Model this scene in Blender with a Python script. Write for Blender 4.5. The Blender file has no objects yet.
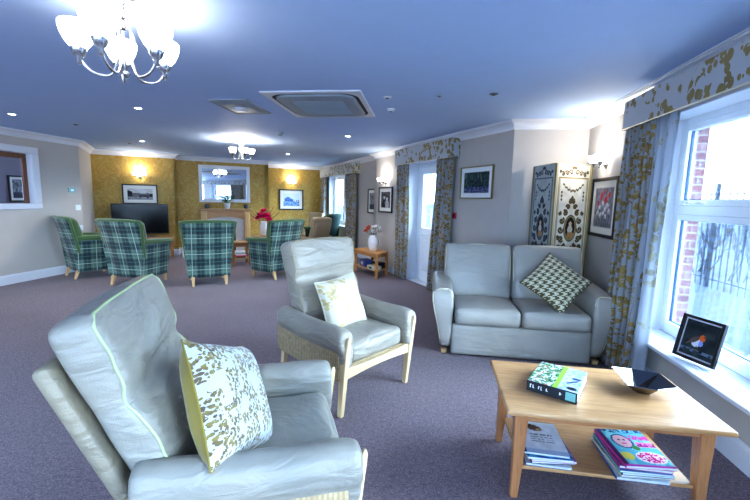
import bpy, math, random
import numpy as np
from mathutils import Vector, Matrix, noise
random.seed(7)
rng = np.random.RandomState(3)
col = bpy.context.scene.collection
PI = math.pi
WA, DA = math.radians(8.6), math.radians(-24.6)     # headings of the window wing and of the hall
CZ = 2.43                                            # ceiling height
def Wp(x, y, z=0.0): return Vector((x*math.cos(WA)+y*math.sin(WA), -x*math.sin(WA)+y*math.cos(WA), z))
def Dp(x, y, z=0.0): return Vector((x*math.cos(DA)+y*math.sin(DA), -x*math.sin(DA)+y*math.cos(DA), z))
RW, RD = -WA, -DA                                    # rotation z of an object squared to each frame

# ------------------------------------------------------------------ materials
def lin(v):
    v = v/255.0
    return v/12.92 if v <= .04045 else ((v+.055)/1.055)**2.4
def C(r, g, b): return (lin(r), lin(g), lin(b), 1.0)
class NT:
    def __init__(s, name):
        s.m = bpy.data.materials.new(name); s.m.use_nodes = True
        s.t = s.m.node_tree; s.t.nodes.clear()
        s.out = s.n('ShaderNodeOutputMaterial'); s.b = s.n('ShaderNodeBsdfPrincipled')
        s.l(s.b.outputs[0], s.out.inputs[0])
    def n(s, ty, **kw):
        nd = s.t.nodes.new(ty)
        for k, v in kw.items():
            if k in nd.inputs: nd.inputs[k].default_value = v
            else: setattr(nd, k, v)
        return nd
    def l(s, a, b): s.t.links.new(a, b)
    def math(s, op, a, b=None, c=None):
        nd = s.t.nodes.new('ShaderNodeMath'); nd.operation = op
        for i, v in enumerate((a, b, c)):
            if v is None: continue
            if isinstance(v, (int, float)): nd.inputs[i].default_value = v
            else: s.l(v, nd.inputs[i])
        return nd.outputs[0]
    def mix(s, f, a, b, bt='MIX'):
        nd = s.t.nodes.new('ShaderNodeMix'); nd.data_type = 'RGBA'; nd.blend_type = bt
        if isinstance(f, (int, float)): nd.inputs[0].default_value = f
        else: s.l(f, nd.inputs[0])
        for i, v in ((6, a), (7, b)):
            if isinstance(v, tuple): nd.inputs[i].default_value = v
            else: s.l(v, nd.inputs[i])
        return nd.outputs[2]
    def coord(s, which='Object', scale=(1, 1, 1), rot=(0, 0, 0)):
        tc = s.n('ShaderNodeTexCoord'); mp = s.n('ShaderNodeMapping')
        mp.inputs['Scale'].default_value = scale; mp.inputs['Rotation'].default_value = rot
        s.l(tc.outputs[which], mp.inputs[0]); return mp.outputs[0]
    def noise(s, vec, scale, detail=3, rough=.5, out=0, dist=0):
        nd = s.n('ShaderNodeTexNoise'); nd.inputs['Scale'].default_value = scale
        nd.inputs['Detail'].default_value = detail; nd.inputs['Roughness'].default_value = rough
        nd.inputs['Distortion'].default_value = dist
        s.l(vec, nd.inputs['Vector']); return nd.outputs[out]
    def ramp(s, f, stops, interp='LINEAR'):
        nd = s.n('ShaderNodeValToRGB'); cr = nd.color_ramp; cr.interpolation = interp
        while len(cr.elements) < len(stops): cr.elements.new(.5)
        for e, (p, c) in zip(cr.elements, stops): e.position = p; e.color = c
        s.l(f, nd.inputs[0]); return nd.outputs[0]
    def base(s, v):
        if isinstance(v, tuple): s.b.inputs['Base Color'].default_value = v
        else: s.l(v, s.b.inputs['Base Color'])
    def bump(s, h, strength, dist=.01):
        bp = s.n('ShaderNodeBump'); bp.inputs['Strength'].default_value = strength; bp.inputs['Distance'].default_value = dist
        s.l(h, bp.inputs['Height']); s.l(bp.outputs[0], s.b.inputs['Normal'])
    def set(s, rough=.5, metal=0.0, spec=None, sheen=None, coat=None, emis=None, estr=0, trans=None):
        s.b.inputs['Roughness'].default_value = rough; s.b.inputs['Metallic'].default_value = metal
        if spec is not None: s.b.inputs['Specular IOR Level'].default_value = spec
        if sheen is not None: s.b.inputs['Sheen Weight'].default_value = sheen
        if coat is not None: s.b.inputs['Coat Weight'].default_value = coat
        if emis is not None: s.b.inputs['Emission Color'].default_value = emis; s.b.inputs['Emission Strength'].default_value = estr
        if trans is not None: s.b.inputs['Transmission Weight'].default_value = trans
        return s
BLACK, WHITE = (0, 0, 0, 1), (1, 1, 1, 1)
def plain(name, c, rough=.5, metal=0, vary=.06, nscale=6, **kw):
    s = NT(name); v = s.coord()
    f = s.noise(v, nscale, 4)
    d = tuple(max(0, x*(1-vary)) for x in c[:3])+(1,); u = tuple(min(1, x*(1+vary)) for x in c[:3])+(1,)
    s.base(s.ramp(f, [(.3, d), (.7, u)])); s.set(rough, metal, **kw); return s.m
def painted():
    s = NT('painted_print'); a = s.n('ShaderNodeVertexColor'); a.layer_name = 'Col'
    s.base(a.outputs[0]); s.set(.55, spec=.2); return s.m
def leather(name, c, tan, rough=.38, bump=.62):
    s = NT(name); v = s.coord()
    f = s.noise(v, 2.5, 5); s.base(s.ramp(f, [(.3, c), (.75, tan)]))
    fine = s.noise(v, 260, 2); w = s.noise(s.coord(scale=(1, 1, 3.2)), 5, 3, .45, dist=.8)
    h = s.math('ADD', s.math('MULTIPLY', w, 1.0), s.math('MULTIPLY', fine, .05))
    s.bump(h, bump, .035); s.set(rough, spec=.5); return s.m
def wood(name, a, b, rough=.42, scale=1.0, axis=0):
    s = NT(name); sc = [9*scale]*3; sc[axis] = .9*scale
    v = s.coord(scale=tuple(sc)); f = s.noise(v, 2.2, 6, .6, dist=.6)
    g = s.noise(s.coord(scale=tuple(x*5 for x in sc)), 3, 3)
    s.base(s.mix(.35, s.ramp(f, [(.3, a), (.68, b)]), s.ramp(g, [(.35, a), (.65, b)])))
    s.bump(g, .12, .003); s.set(rough, coat=.15); return s.m
def plaid(name, ax=0):
    s = NT(name); tc = s.n('ShaderNodeTexCoord'); sp = s.n('ShaderNodeSeparateXYZ'); s.l(tc.outputs['Object'], sp.inputs[0])
    u = sp.outputs[ax]; z = sp.outputs[2]
    def band(x, per, c, w, off=0.0):
        f = s.math('FRACT', s.math('ADD', s.math('MULTIPLY', x, 1/per), 10+off))
        return s.math('LESS_THAN', s.math('ABSOLUTE', s.math('SUBTRACT', f, c)), w)
    base = s.ramp(s.noise(tc.outputs['Object'], 3, 2), [(.3, C(74, 104, 94)), (.7, C(94, 122, 108))])
    cur = base
    for x, per in ((u, .26), (z, .26)):
        cur = s.mix(s.math('MULTIPLY', band(x, per, .5, .19), .70), cur, C(14, 30, 46))
        cur = s.mix(s.math('MULTIPLY', band(x, per, .5, .035), .55), cur, C(60, 110, 105))
    for x, per in ((u, .26), (z, .26)):
        cur = s.mix(s.math('MULTIPLY', band(x, per, .02, .016), .75), cur, C(190, 208, 200))
        cur = s.mix(s.math('MULTIPLY', band(x, per, .22, .010), .3), cur, C(160, 190, 185))
        cur = s.mix(s.math('MULTIPLY', band(x, per, .80, .010), .3), cur, C(160, 190, 185))
    s.base(cur); s.bump(s.noise(tc.outputs['Object'], 300, 1), .2, .002); s.set(.9, sheen=.2); return s.m
def floral(name, ground, gold, uvs=True, scale=1.0, trans=0.0, thr=.5, gold2=None):
    s = NT(name); v = s.coord('UV' if uvs else 'Object')
    big = s.noise(v, 3.2*scale, 2, .5, dist=.4)
    vo = s.n('ShaderNodeTexVoronoi', feature='F1'); vo.inputs['Scale'].default_value = 17*scale
    mp = s.n('ShaderNodeMapping'); mp.inputs['Scale'].default_value = (1.25, 1, .8); mp.inputs['Rotation'].default_value = (0, 0, .6)
    s.l(v, mp.inputs[0]); s.l(mp.outputs[0], vo.inputs['Vector'])
    leaf = s.math('LESS_THAN', vo.outputs['Distance'], .54)
    mask = s.math('GREATER_THAN', big, thr)
    fine = s.math('GREATER_THAN', s.noise(v, 30*scale, 2), .36)
    m = s.math('MULTIPLY', s.math('MULTIPLY', leaf, mask), fine)
    tone = s.ramp(s.noise(v, 9*scale, 2), [(.35, gold), (.65, gold2 or tuple(min(1, x*1.5) for x in gold[:3])+(1,))])
    s.base(s.mix(m, ground, tone)); s.set(.75, sheen=.15)
    s.bump(s.noise(v, 200, 1), .15, .002)
    if trans:
        tr = s.n('ShaderNodeBsdfTranslucent'); s.l(s.b.inputs['Base Color'].links[0].from_socket, tr.inputs[0])
        mx = s.n('ShaderNodeMixShader'); mx.inputs[0].default_value = trans
        s.l(s.b.outputs[0], mx.inputs[1]); s.l(tr.outputs[0], mx.inputs[2]); s.l(mx.outputs[0], s.out.inputs[0])
    return s.m
def damask(name):
    s = NT(name); v = s.coord()
    n1 = s.noise(s.coord(scale=(1, 1, .8)), 7, 2, .4, dist=2.2)
    w = s.math('ABSOLUTE', s.math('SUBTRACT', n1, .5))
    f = s.math('LESS_THAN', w, .045)
    t = s.ramp(s.noise(v, 1.6, 2), [(.3, C(162, 126, 50)), (.7, C(186, 152, 74))])
    s.base(s.mix(s.math('MULTIPLY', f, .45), t, C(196, 180, 118))); s.set(.55); return s.m
def carpet():
    s = NT('carpet'); v = s.coord()
    f = s.noise(v, 120, 4, .8); g = s.noise(v, 1.2, 3); k = s.noise(v, 38, 4, .8)
    a = s.ramp(f, [(.34, C(58, 48, 56)), (.5, C(112, 96, 104)), (.66, C(190, 172, 178))])
    b = s.ramp(k, [(.38, C(74, 62, 70)), (.62, C(150, 132, 138))])
    s.base(s.mix(.12, s.mix(.4, a, b), s.ramp(g, [(.4, C(70, 58, 66)), (.6, C(120, 108, 120))])))
    s.bump(f, .6, .008); s.set(.97, spec=.15, sheen=.2); return s.m
def emit(name, c, st):
    s = NT(name); s.base(c); s.set(.4, emis=c, estr=st); return s.m
def glass(name, tint=(1, 1, 1, 1)):
    s = NT(name); tr = s.n('ShaderNodeBsdfTransparent'); tr.inputs[0].default_value = tint
    gl = s.n('ShaderNodeBsdfGlossy'); gl.inputs['Roughness'].default_value = .02
    fr = s.n('ShaderNodeFresnel'); fr.inputs[0].default_value = 1.45
    mx = s.n('ShaderNodeMixShader'); s.l(s.math('MULTIPLY', fr.outputs[0], .7), mx.inputs[0]); s.l(tr.outputs[0], mx.inputs[1]); s.l(gl.outputs[0], mx.inputs[2])
    s.l(mx.outputs[0], s.out.inputs[0]); return s.m
def brick():
    s = NT('red_brick'); v = s.coord('Object', rot=(PI/2, 0, 0))
    tc = s.n('ShaderNodeTexCoord'); sp = s.n('ShaderNodeSeparateXYZ'); s.l(tc.outputs['Object'], sp.inputs[0])
    cb = s.n('ShaderNodeCombineXYZ'); s.l(s.math('ADD', sp.outputs[0], sp.outputs[1]), cb.inputs[0]); s.l(sp.outputs[2], cb.inputs[1])
    b = s.n('ShaderNodeTexBrick'); s.l(cb.outputs[0], b.inputs['Vector'])
    b.inputs['Color1'].default_value = C(124, 62, 58); b.inputs['Color2'].default_value = C(104, 50, 50); b.inputs['Mortar'].default_value = C(150, 144, 142)
    b.inputs['Scale'].default_value = 1.0; b.inputs['Mortar Size'].default_value = .006; b.inputs['Brick Width'].default_value = .225; b.inputs['Row Height'].default_value = .065
    s.base(b.outputs[0]); s.set(.9); return s.m
def houndstooth():
    s = NT('houndstooth_weave'); tc = s.n('ShaderNodeTexCoord'); sp = s.n('ShaderNodeSeparateXYZ'); s.l(tc.outputs['UV'], sp.inputs[0])
    k = 9
    x = s.math('FRACT', s.math('MULTIPLY', sp.outputs[0], k)); y = s.math('FRACT', s.math('MULTIPLY', sp.outputs[1], k))
    # classic tooth: warp/weft colour choice by a twill
    wx = s.math('LESS_THAN', x, .5); wy = s.math('LESS_THAN', y, .5)
    d = s.math('FRACT', s.math('MULTIPLY', s.math('ADD', x, y), 2.0)); tw = s.math('LESS_THAN', d, .5)
    m = s.math('ADD', s.math('MULTIPLY', tw, wx), s.math('MULTIPLY', s.math('SUBTRACT', 1.0, tw), wy))
    s.base(s.mix(m, C(206, 200, 172), C(88, 80, 50))); s.bump(m, .25, .004); s.set(.85, sheen=.2); return s.m

M = {}
M['wall'] = plain('wall_paint', C(186, 181, 176), .8, vary=.02)
M['ceil'] = plain('ceiling_paint', C(182, 206, 242), .75, vary=.015)  # blue cast of the sky light mixed into the ceiling colour
M['trim'] = plain('white_gloss_trim', C(218, 222, 230), .35, vary=.015)
M['upvc'] = plain('white_window_frame', C(232, 238, 246), .25, vary=.01)
M['gold'] = damask('gold_damask_wallpaper')
M['carpet'] = carpet()
M['leather'] = leather('grey_leatherette', C(124, 124, 119), C(146, 140, 128))
M['leather_tan'] = leather('taupe_leatherette', C(150, 140, 122), C(176, 164, 140), .45)
M['leather_cream'] = leather('pale_grey_leatherette', C(146, 141, 131), C(166, 157, 140))
M['pipe_t'] = plain('tan_piping', C(156, 142, 112), .5)
M['leather_sofa'] = leather('smooth_grey_leatherette', C(154, 152, 147), C(172, 166, 154), .34, .22)
M['leather_shell'] = leather('taupe_leatherette_shell', C(112, 106, 94), C(140, 130, 110), .45)
M['weave'] = None
M['pipe'] = plain('pale_green_piping', C(160, 176, 132), .5)
M['pipe_w'] = plain('cream_piping', C(214, 206, 180), .5)
M['gilt'] = plain('antique_gilt', C(140, 126, 84), .4, .4)
M['oak'] = wood('light_oak', C(196, 156, 106), C(222, 188, 138), axis=2)
M['oakx'] = wood('light_oak_board', C(166, 120, 76), C(206, 164, 118), axis=0, rough=.33)
M['oakz'] = wood('warm_oak_legs', C(150, 98, 62), C(186, 132, 88), axis=2)
M['oakapron'] = wood('warm_oak_apron', C(150, 98, 62), C(188, 134, 92), axis=0)
M['beech'] = wood('pale_beech', C(206, 178, 134), C(226, 202, 160), axis=2)
M['beechx'] = wood('pale_beech_rail', C(204, 176, 132), C(226, 202, 160), axis=0)
M['brown'] = wood('brown_wood', C(92, 58, 38), C(128, 84, 56), axis=2)
M['plaid'] = plaid('green_plaid_wool'); M['plaidy'] = plaid('green_plaid_wool_side', 1)
M['green'] = plain('moss_green_velvet', C(68, 98, 54), .8, vary=.15, sheen=.5)
M['darkgreen'] = plain('dark_green_fabric', C(26, 62, 56), .8, vary=.1)
M['beige'] = plain('beige_weave', C(168, 150, 124), .9, vary=.12, nscale=60)
M['curtain'] = floral('gold_leaf_curtain', C(150, 152, 156), C(122, 100, 54), scale=1.5, trans=.12, thr=.42, gold2=C(156, 132, 72))
M['lining'] = floral('pale_curtain_lining', C(178, 184, 194), C(150, 148, 132), scale=1.1, trans=.35, thr=.5)
M['pelmet'] = floral('gold_leaf_pelmet', C(176, 182, 190), C(128, 114, 66), scale=.9, thr=.45, gold2=C(146, 130, 80))
M['paint'] = painted()
M['black'] = plain('black_frame', C(22, 20, 24), .35)
M['tv'] = NT('tv_glass').set(.22, spec=.25).m; M['tv'].node_tree.nodes['Principled BSDF'].inputs['Base Color'].default_value = C(8, 8, 14)
M['chrome'] = plain('brushed_nickel', C(190, 190, 192), .22, 1.0, vary=.04)
M['shade'] = emit('lit_frosted_glass', (1, .95, .90, 1), 2.2)
M['spotl'] = emit('lit_downlight', (.85, .93, 1, 1), 14.0)
M['glass'] = glass('window_glass', (.93, .97, 1, 1))
M['mirror'] = NT('mirror_glass').set(.015, 1.0).m; M['mirror'].node_tree.nodes['Principled BSDF'].inputs['Base Color'].default_value = (.86, .9, .92, 1)
M['ceramic'] = plain('white_ceramic', C(236, 236, 238), .25, vary=.02)
M['leaf'] = plain('leaf_green', C(44, 104, 40), .45, vary=.35, nscale=20)
M['pink'] = plain('pink_petals', C(240, 30, 120), .6, vary=.25, nscale=30)
M['orange'] = plain('orange_petals', C(226, 96, 42), .6, vary=.2, nscale=30)
M['whitep'] = plain('white_petals', C(238, 236, 232), .6, vary=.05, nscale=30)
M['stem'] = plain('dark_stems', C(58, 66, 62), .6, vary=.2)
M['marble'] = plain('pale_marble', C(216, 216, 218), .3, vary=.06)
M['stone'] = plain('dark_glazed_ball', C(74, 80, 92), .2, vary=.4, nscale=12)
M['paper'] = plain('white_paper', C(226, 230, 236), .6, vary=.03)
M['red'] = plain('red_plastic', C(190, 40, 54), .35)
M['grey'] = plain('grey_metal', C(112, 118, 126), .4, .6)
M['vent'] = plain('grey_grille', C(150, 162, 172), .5, vary=.05)
M['slot'] = plain('dark_slot', C(24, 30, 40), .6)
M['brick'] = brick()
M['paving'] = plain('pale_paving', C(66, 74, 92), .9, vary=.14, nscale=3)
M['field'] = plain('frosty_field', C(62, 72, 90), .95, vary=.2, nscale=.4)
M['twig'] = plain('grey_twigs', C(30, 36, 50), .9, vary=.3)
M['rail'] = plain('painted_railing', C(24, 38, 62), .5)
M['steel'] = plain('polished_steel_bowl', C(120, 122, 126), .10, 1.0, vary=.02)
M['lilac'] = plain('lilac_wall', C(132, 128, 146), .8, vary=.03)
M['bead'] = plain('gold_cushion_velvet', C(124, 106, 18), .6, vary=.2, sheen=.4)
M['hound'] = houndstooth()
M['cush_cream'] = floral('cream_leaf_cushion', C(196, 190, 172), C(164, 146, 100), scale=.9, thr=.5)
M['cush_gold'] = floral('silver_gold_leaf_cushion', C(166, 172, 174), C(122, 106, 50), scale=2.3, thr=.44, gold2=C(80, 66, 46))
s = NT('striped_side_weave'); tc = s.n('ShaderNodeTexCoord'); sp = s.n('ShaderNodeSeparateXYZ'); s.l(tc.outputs['Object'], sp.inputs[0])
f = s.math('FRACT', s.math('MULTIPLY', s.math('ADD', sp.outputs[0], sp.outputs[1]), 55))
s.base(s.mix(s.math('MULTIPLY', s.math('LESS_THAN', f, .45), .45), s.ramp(s.noise(tc.outputs['Object'], 50, 3), [(.3, C(150, 130, 98)), (.7, C(186, 166, 130))]), C(112, 100, 80)))
s.set(.9); M['weave'] = s.m

# ------------------------------------------------------------------ mesh builder
class MB:
    def __init__(s): s.v = []; s.f = []; s.sm = []; s.uv = {}; s.col = None
    def add(s, vs, fs, smooth=False, mat=None, uvs=None):
        o = len(s.v)
        s.v += [tuple(mat @ Vector(p)) if mat is not None else tuple(p) for p in vs]
        for k, fc in enumerate(fs):
            if uvs: s.uv[len(s.f)] = [uvs[i] for i in fc]
            s.f.append(tuple(i+o for i in fc)); s.sm.append(smooth)
        return s
    def box(s, c, d, rot=None, mat=None):
        x, y, z = (k/2 for k in d)
        vs = [(-x,-y,-z),(x,-y,-z),(x,y,-z),(-x,y,-z),(-x,-y,z),(x,-y,z),(x,y,z),(-x,y,z)]
        m = Matrix.Translation(c)
        if rot: m = m @ Matrix.Rotation(rot[2], 4, 'Z') @ Matrix.Rotation(rot[1], 4, 'Y') @ Matrix.Rotation(rot[0], 4, 'X')
        if mat is not None: m = mat @ m
        return s.add(vs, [(0,3,2,1),(4,5,6,7),(0,1,5,4),(1,2,6,5),(2,3,7,6),(3,0,4,7)], mat=m)
    def box2(s, a, b): return s.box([(p+q)/2 for p, q in zip(a, b)], [abs(p-q) for p, q in zip(a, b)])
    def prism(s, poly, z0, z1, mat=None):           # poly in xy, ccw
        n = len(poly); vs = [(x, y, z0) for x, y in poly]+[(x, y, z1) for x, y in poly]
        fs = [tuple(range(n-1, -1, -1)), tuple(range(n, 2*n))]+[(i, (i+1) % n, (i+1) % n+n, i+n) for i in range(n)]
        return s.add(vs, fs, mat=mat)
    def loft(s, rings, close=True, caps=True, smooth=True, mat=None):
        n = len(rings[0]); vs = [p for r in rings for p in r]; fs = []
        for k in range(len(rings)-1):
            for i in range(n if close else n-1):
                a, b = k*n+i, k*n+(i+1) % n; fs.append((a, b, b+n, a+n))
        s.add(vs, fs, smooth, mat)
        if caps and close:
            o = len(s.v)-len(vs)
            s.f += [tuple(o+i for i in range(n-1, -1, -1)), tuple(o+(len(rings)-1)*n+i for i in range(n))]; s.sm += [False, False]
        return s
    def tube(s, pts, r, n=8, mat=None):
        pts = [Vector(p) for p in pts]; rs = r if isinstance(r, (list, tuple)) else [r]*len(pts); rings = []
        up = None
        for i, p in enumerate(pts):
            t = (pts[min(i+1, len(pts)-1)]-pts[max(i-1, 0)]).normalized()
            if up is None:
                up = Vector((0, 0, 1)) if abs(t.z) < .9 else Vector((1, 0, 0))
            a = t.cross(up).normalized(); b = a.cross(t).normalized(); up = b
            rings.append([tuple(p+a*(math.cos(2*PI*k/n)*rs[i])+b*(math.sin(2*PI*k/n)*rs[i])) for k in range(n)])
        return s.loft(rings, mat=mat)
    def lathe(s, prof, n=20, mat=None, cap=False):   # prof = (r, z)
        rings = [[(r*math.cos(2*PI*k/n), r*math.sin(2*PI*k/n), z) for k in range(n)] for r, z in prof]
        return s.loft(rings, caps=cap, mat=mat)
    def ball(s, c, r, n=12, sz=1.0):
        prof = [(max(1e-4, math.sin(PI*k/(n//2+2))*r), -math.cos(PI*k/(n//2+2))*r*sz) for k in range(n//2+3)]
        return s.lathe(prof, n, Matrix.Translation(c))
    def grid(s, nu, nv, fn, smooth=True, uvs=True, mat=None):
        vs = []; us = []
        for j in range(nv+1):
            for i in range(nu+1):
                u, v = i/nu, j/nv; r = fn(u, v)
                if len(r) == 2: vs.append(r[0]); us.append(r[1])
                else: vs.append(r); us.append((u, v))
        fs = [(j*(nu+1)+i, j*(nu+1)+i+1, (j+1)*(nu+1)+i+1, (j+1)*(nu+1)+i) for j in range(nv) for i in range(nu)]
        return s.add(vs, fs, smooth, mat, us if uvs else None)
    def soft(s, size, r, c=(0, 0, 0), puff=(0, 0, 0), seg=8, fn=None, mat=None):
        h = [k/2 for k in size]; r = min([r]+[k*.999 for k in h]); ax = []
        for k in range(3):
            inn = h[k]-r; a = []
            for i in range(4): a.append(-h[k]+r*(1-math.cos(PI/2*i/3)) if i else -h[k])
            m = max(1, min(seg, int(inn*2/.03)))
            for i in range(1, m): a.append(-inn+2*inn*i/m)
            a += [-x for x in a[3::-1]] if inn > 1e-5 else [-x for x in a[2::-1]]
            ax.append(sorted(set(round(x, 6) for x in a)))
        idx = {}; vs = []; fs = []
        def vid(i, j, k):
            key = (i, j, k)
            if key not in idx:
                q = Vector((ax[0][i], ax[1][j], ax[2][k])); cl = Vector([max(-(h[t]-r), min(h[t]-r, q[t])) for t in range(3)])
                d = q-cl
                if d.length > 1e-7:
                    # spread points on the rounded edge evenly
                    q = cl+d.normalized()*r
                n = [ax[0][i]/h[0], ax[1][j]/h[1], ax[2][k]/h[2]]
                for t in range(3):
                    a, b = [w for w in range(3) if w != t]
                    q[t] += puff[t]*n[t]*max(0, 1-n[a]**2)*max(0, 1-n[b]**2)
                if fn: q = Vector(fn(q, n))
                idx[key] = len(vs); vs.append(tuple(q+Vector(c)))
            return idx[key]
        N = [len(a)-1 for a in ax]
        for t in range(3):
            a, b = [w for w in range(3) if w != t]
            for side in (0, N[t]):
                for i in range(N[a]):
                    for j in range(N[b]):
                        q = []
                        for di, dj in ((0, 0), (1, 0), (1, 1), (0, 1)):
                            key = [0, 0, 0]; key[t] = side; key[a] = i+di; key[b] = j+dj; q.append(vid(*key))
                        flip = (side == 0) != (t == 1)
                        fs.append(tuple(q[::-1]) if flip else tuple(q))
        return s.add(vs, fs, True, mat)
    def mesh(s, name, m):
        me = bpy.data.meshes.new(name); me.from_pydata(s.v, [], s.f)
        me.polygons.foreach_set('use_smooth', s.sm)
        if s.uv:
            ul = me.uv_layers.new(name='UVMap')
            for p in me.polygons:
                if p.index in s.uv:
                    for li, uv in zip(p.loop_indices, s.uv[p.index]): ul.data[li].uv = uv
        if s.col is not None:
            ca = me.color_attributes.new('Col', 'FLOAT_COLOR', 'POINT')
            ca.data.foreach_set('color', np.asarray(s.col, dtype=np.float32).ravel())
        me.materials.append(m); me.update(); return me
    def build(s, name, m, parent=None, bevel=0, loc=None, rz=None, subd=0):
        o = bpy.data.objects.new(name, s.mesh(name, m)); col.objects.link(o)
        if parent is not None: o.parent = parent
        if loc is not None: o.location = loc
        if rz is not None: o.rotation_euler = (0, 0, rz)
        if bevel:
            b = o.modifiers.new('Bevel', 'BEVEL'); b.width = bevel; b.segments = 2; b.limit_method = 'ANGLE'
        if subd:
            b = o.modifiers.new('Subsurf', 'SUBSURF'); b.levels = b.render_levels = subd
        return o
def tag(o, label, cat, group=None, kind=None):
    if label: o['label'] = label
    if cat: o['category'] = cat
    if group: o['group'] = group
    if kind: o['kind'] = kind
    return o
def thing(name, label, cat, loc=(0, 0, 0), rz=0.0, group=None):
    o = bpy.data.objects.new(name, None); col.objects.link(o); o.empty_display_size = .1
    o.location = loc; o.rotation_euler = (0, 0, rz); return tag(o, label, cat, group)
def struct(o): o['kind'] = 'structure'; return o
KIDS = {}
def copy_tree(o, loc=None, rz=None, label=None, parent=None, group=None):
    c = o.copy(); col.objects.link(c)
    if parent is not None: c.parent = parent
    if loc is not None: c.location = loc
    if rz is not None: c.rotation_euler = (0, 0, rz)
    if label: c['label'] = label
    if group: c['group'] = group
    for ch in [k for k in bpy.data.objects if k.parent == o]: copy_tree(ch, parent=c)
    return c
def paintgrid(w, h, nx, ny, fn, xz=True):
    """flat print in local x/z (facing -y) or x/y (facing up); fn(U,V)->rgb arrays 0..255, V up"""
    U, V = np.meshgrid(np.linspace(0, 1, nx+1), np.linspace(0, 1, ny+1))
    rgb = np.clip(fn(U, V), 0, 255)/255.0
    l = np.where(rgb <= .04045, rgb/12.92, ((rgb+.055)/1.055)**2.4)
    b = MB()
    if xz: b.grid(nx, ny, lambda u, v: ((u-.5)*w, 0, (v-.5)*h), uvs=False, smooth=False)
    else: b.grid(nx, ny, lambda u, v: ((u-.5)*w, (v-.5)*h, 0), uvs=False, smooth=False)
    b.col = np.concatenate([l, np.ones(l.shape[:2]+(1,))], axis=2).reshape(-1, 4)
    return b
def canvas(U, rgb): return np.ones(U.shape+(3,))*np.array(rgb, float)
def dab(A, mask, rgb, k=1.0):
    m = np.clip(mask.astype(float)*k, 0, 1)[..., None]; A[:] = A*(1-m)+np.array(rgb, float)*m; return A
def ell(U, V, x, y, a, b, th=0):
    dx, dy = U-x, V-y; c, s_ = math.cos(th), math.sin(th)
    return ((dx*c+dy*s_)/a)**2+((-dx*s_+dy*c)/b)**2 < 1
def nz(U, V, f, seed=0):
    r = np.random.RandomState(seed); g = r.rand(40, 40)
    x, y = (U*f) % 38, (V*f) % 38; i, j = x.astype(int), y.astype(int); a, b = x-i, y-j
    a = a*a*(3-2*a); b = b*b*(3-2*b)
    return g[j, i]*(1-a)*(1-b)+g[j, i+1]*a*(1-b)+g[j+1, i]*(1-a)*b+g[j+1, i+1]*a*b

# ------------------------------------------------------------------ room shell
xc = 3.5; yc = (5.0-xc*math.sin(WA-DA))/math.cos(WA-DA)
P = [Wp(-6.62, -4), Wp(-6.62, 6.47), Dp(-2.13, 10.6), Dp(-.46, 10.6), Dp(-.46, 10.9), Dp(1.77, 10.9), Dp(1.77, 11.9), Dp(3.65, 11.9),
     Dp(3.65, 7.75), Dp(3.5, 7.75), Dp(xc, yc), Wp(1.76, 5.0), Wp(1.76, -4)]
def out_n(a, b): d = (b-a).normalized(); return Vector((-d.y, d.x, 0))   # outward (clockwise walk)
def wall(name, a, b, m, th=.12, ops=(), z1=None, ext=(.0, .0)):
    d = (b-a); L = d.length; rz = math.atan2(d.y, d.x); w = MB(); z1 = z1 or CZ+.1
    s0 = -ext[0]
    for (o0, o1, lo, hi) in sorted(ops):
        w.box2((s0, 0, 0), (o0, th, z1))
        if lo > 0: w.box2((o0, 0, 0), (o1, th, lo))
        if hi < z1: w.box2((o0, 0, hi), (o1, th, z1))
        s0 = o1
    w.box2((s0, 0, 0), (L+ext[1], th, z1))
    return struct(w.build(name, m, loc=(a.x, a.y, 0), rz=rz))
# left wall, with the internal window into the next room
wall('wall_left', P[0], P[1], M['wall'], ops=[(4+4.2, 4+5.60, 1.25, 2.10)], th=.14)
wall('wall_left_return', P[1], P[2], M['wall'])
wall('wall_back_left', P[2], P[3], M['gold'], ext=(.1, .0))
wall('wall_back_left_return', P[3], P[4], M['gold'], th=.05)
wall('wall_back_middle', P[4], P[5], M['gold'])
wall('wall_back_middle_return', P[5], P[6], M['gold'])
wall('wall_back_right', P[6], P[7], M['gold'], ext=(0, .1))
# far right wall with window, s runs from y''=11.6 down to 7.75
wall('wall_right_far', P[7], P[8], M['wall'], th=.25, ops=[(.5, 2.35, .72, 2.12)])
wall('wall_right_step', P[8], P[9], M['wall'], th=.1)
wall('wall_right_middle', P[9], P[10], M['wall'], th=.28, ops=[(7.75-6.24, 7.75-5.0, 0, 2.12)])
wall('wall_right_corner', P[10], P[11], M['wall'])
LW = [(5-3.56, 5-1.55, .40, 2.14), (5-.55, 5+1.5, .40, 2.14), (5+2.1, 5+3.5, .40, 2.14)]  # last opening is unseen, added to let in more daylight
wall('wall_right_near', P[11], P[12], M['wall'], th=.26, ops=LW)
wall('wall_rear', P[12], P[0], M['wall'], ops=[(1.0, 3.4, .4, 2.14), (4.6, 7.2, .4, 2.14)])  # both rear openings are unseen, added to admit sky light
ct = [(p.x, p.y) for p in P]
def slab(name, z0, z1, m, grow=.35):
    cen = sum((p for p in P), Vector())/len(P); pol = []
    n = len(P)
    for i in range(n):
        a, b, c = P[i-1], P[i], P[(i+1) % n]; n1, n2 = out_n(a, b), out_n(b, c); k = (n1+n2)
        k = k/max(.35, (1+n1.dot(n2))); pol.append((b.x+k.x*grow, b.y+k.y*grow))
    pol = pol[::-1]; w = MB(); w.prism(pol, z0, z1); return struct(w.build(name, m))
slab('floor', -.12, 0, M['carpet'], .13)
slab('ceiling', CZ, CZ+.12, M['ceil'], .13)
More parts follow.
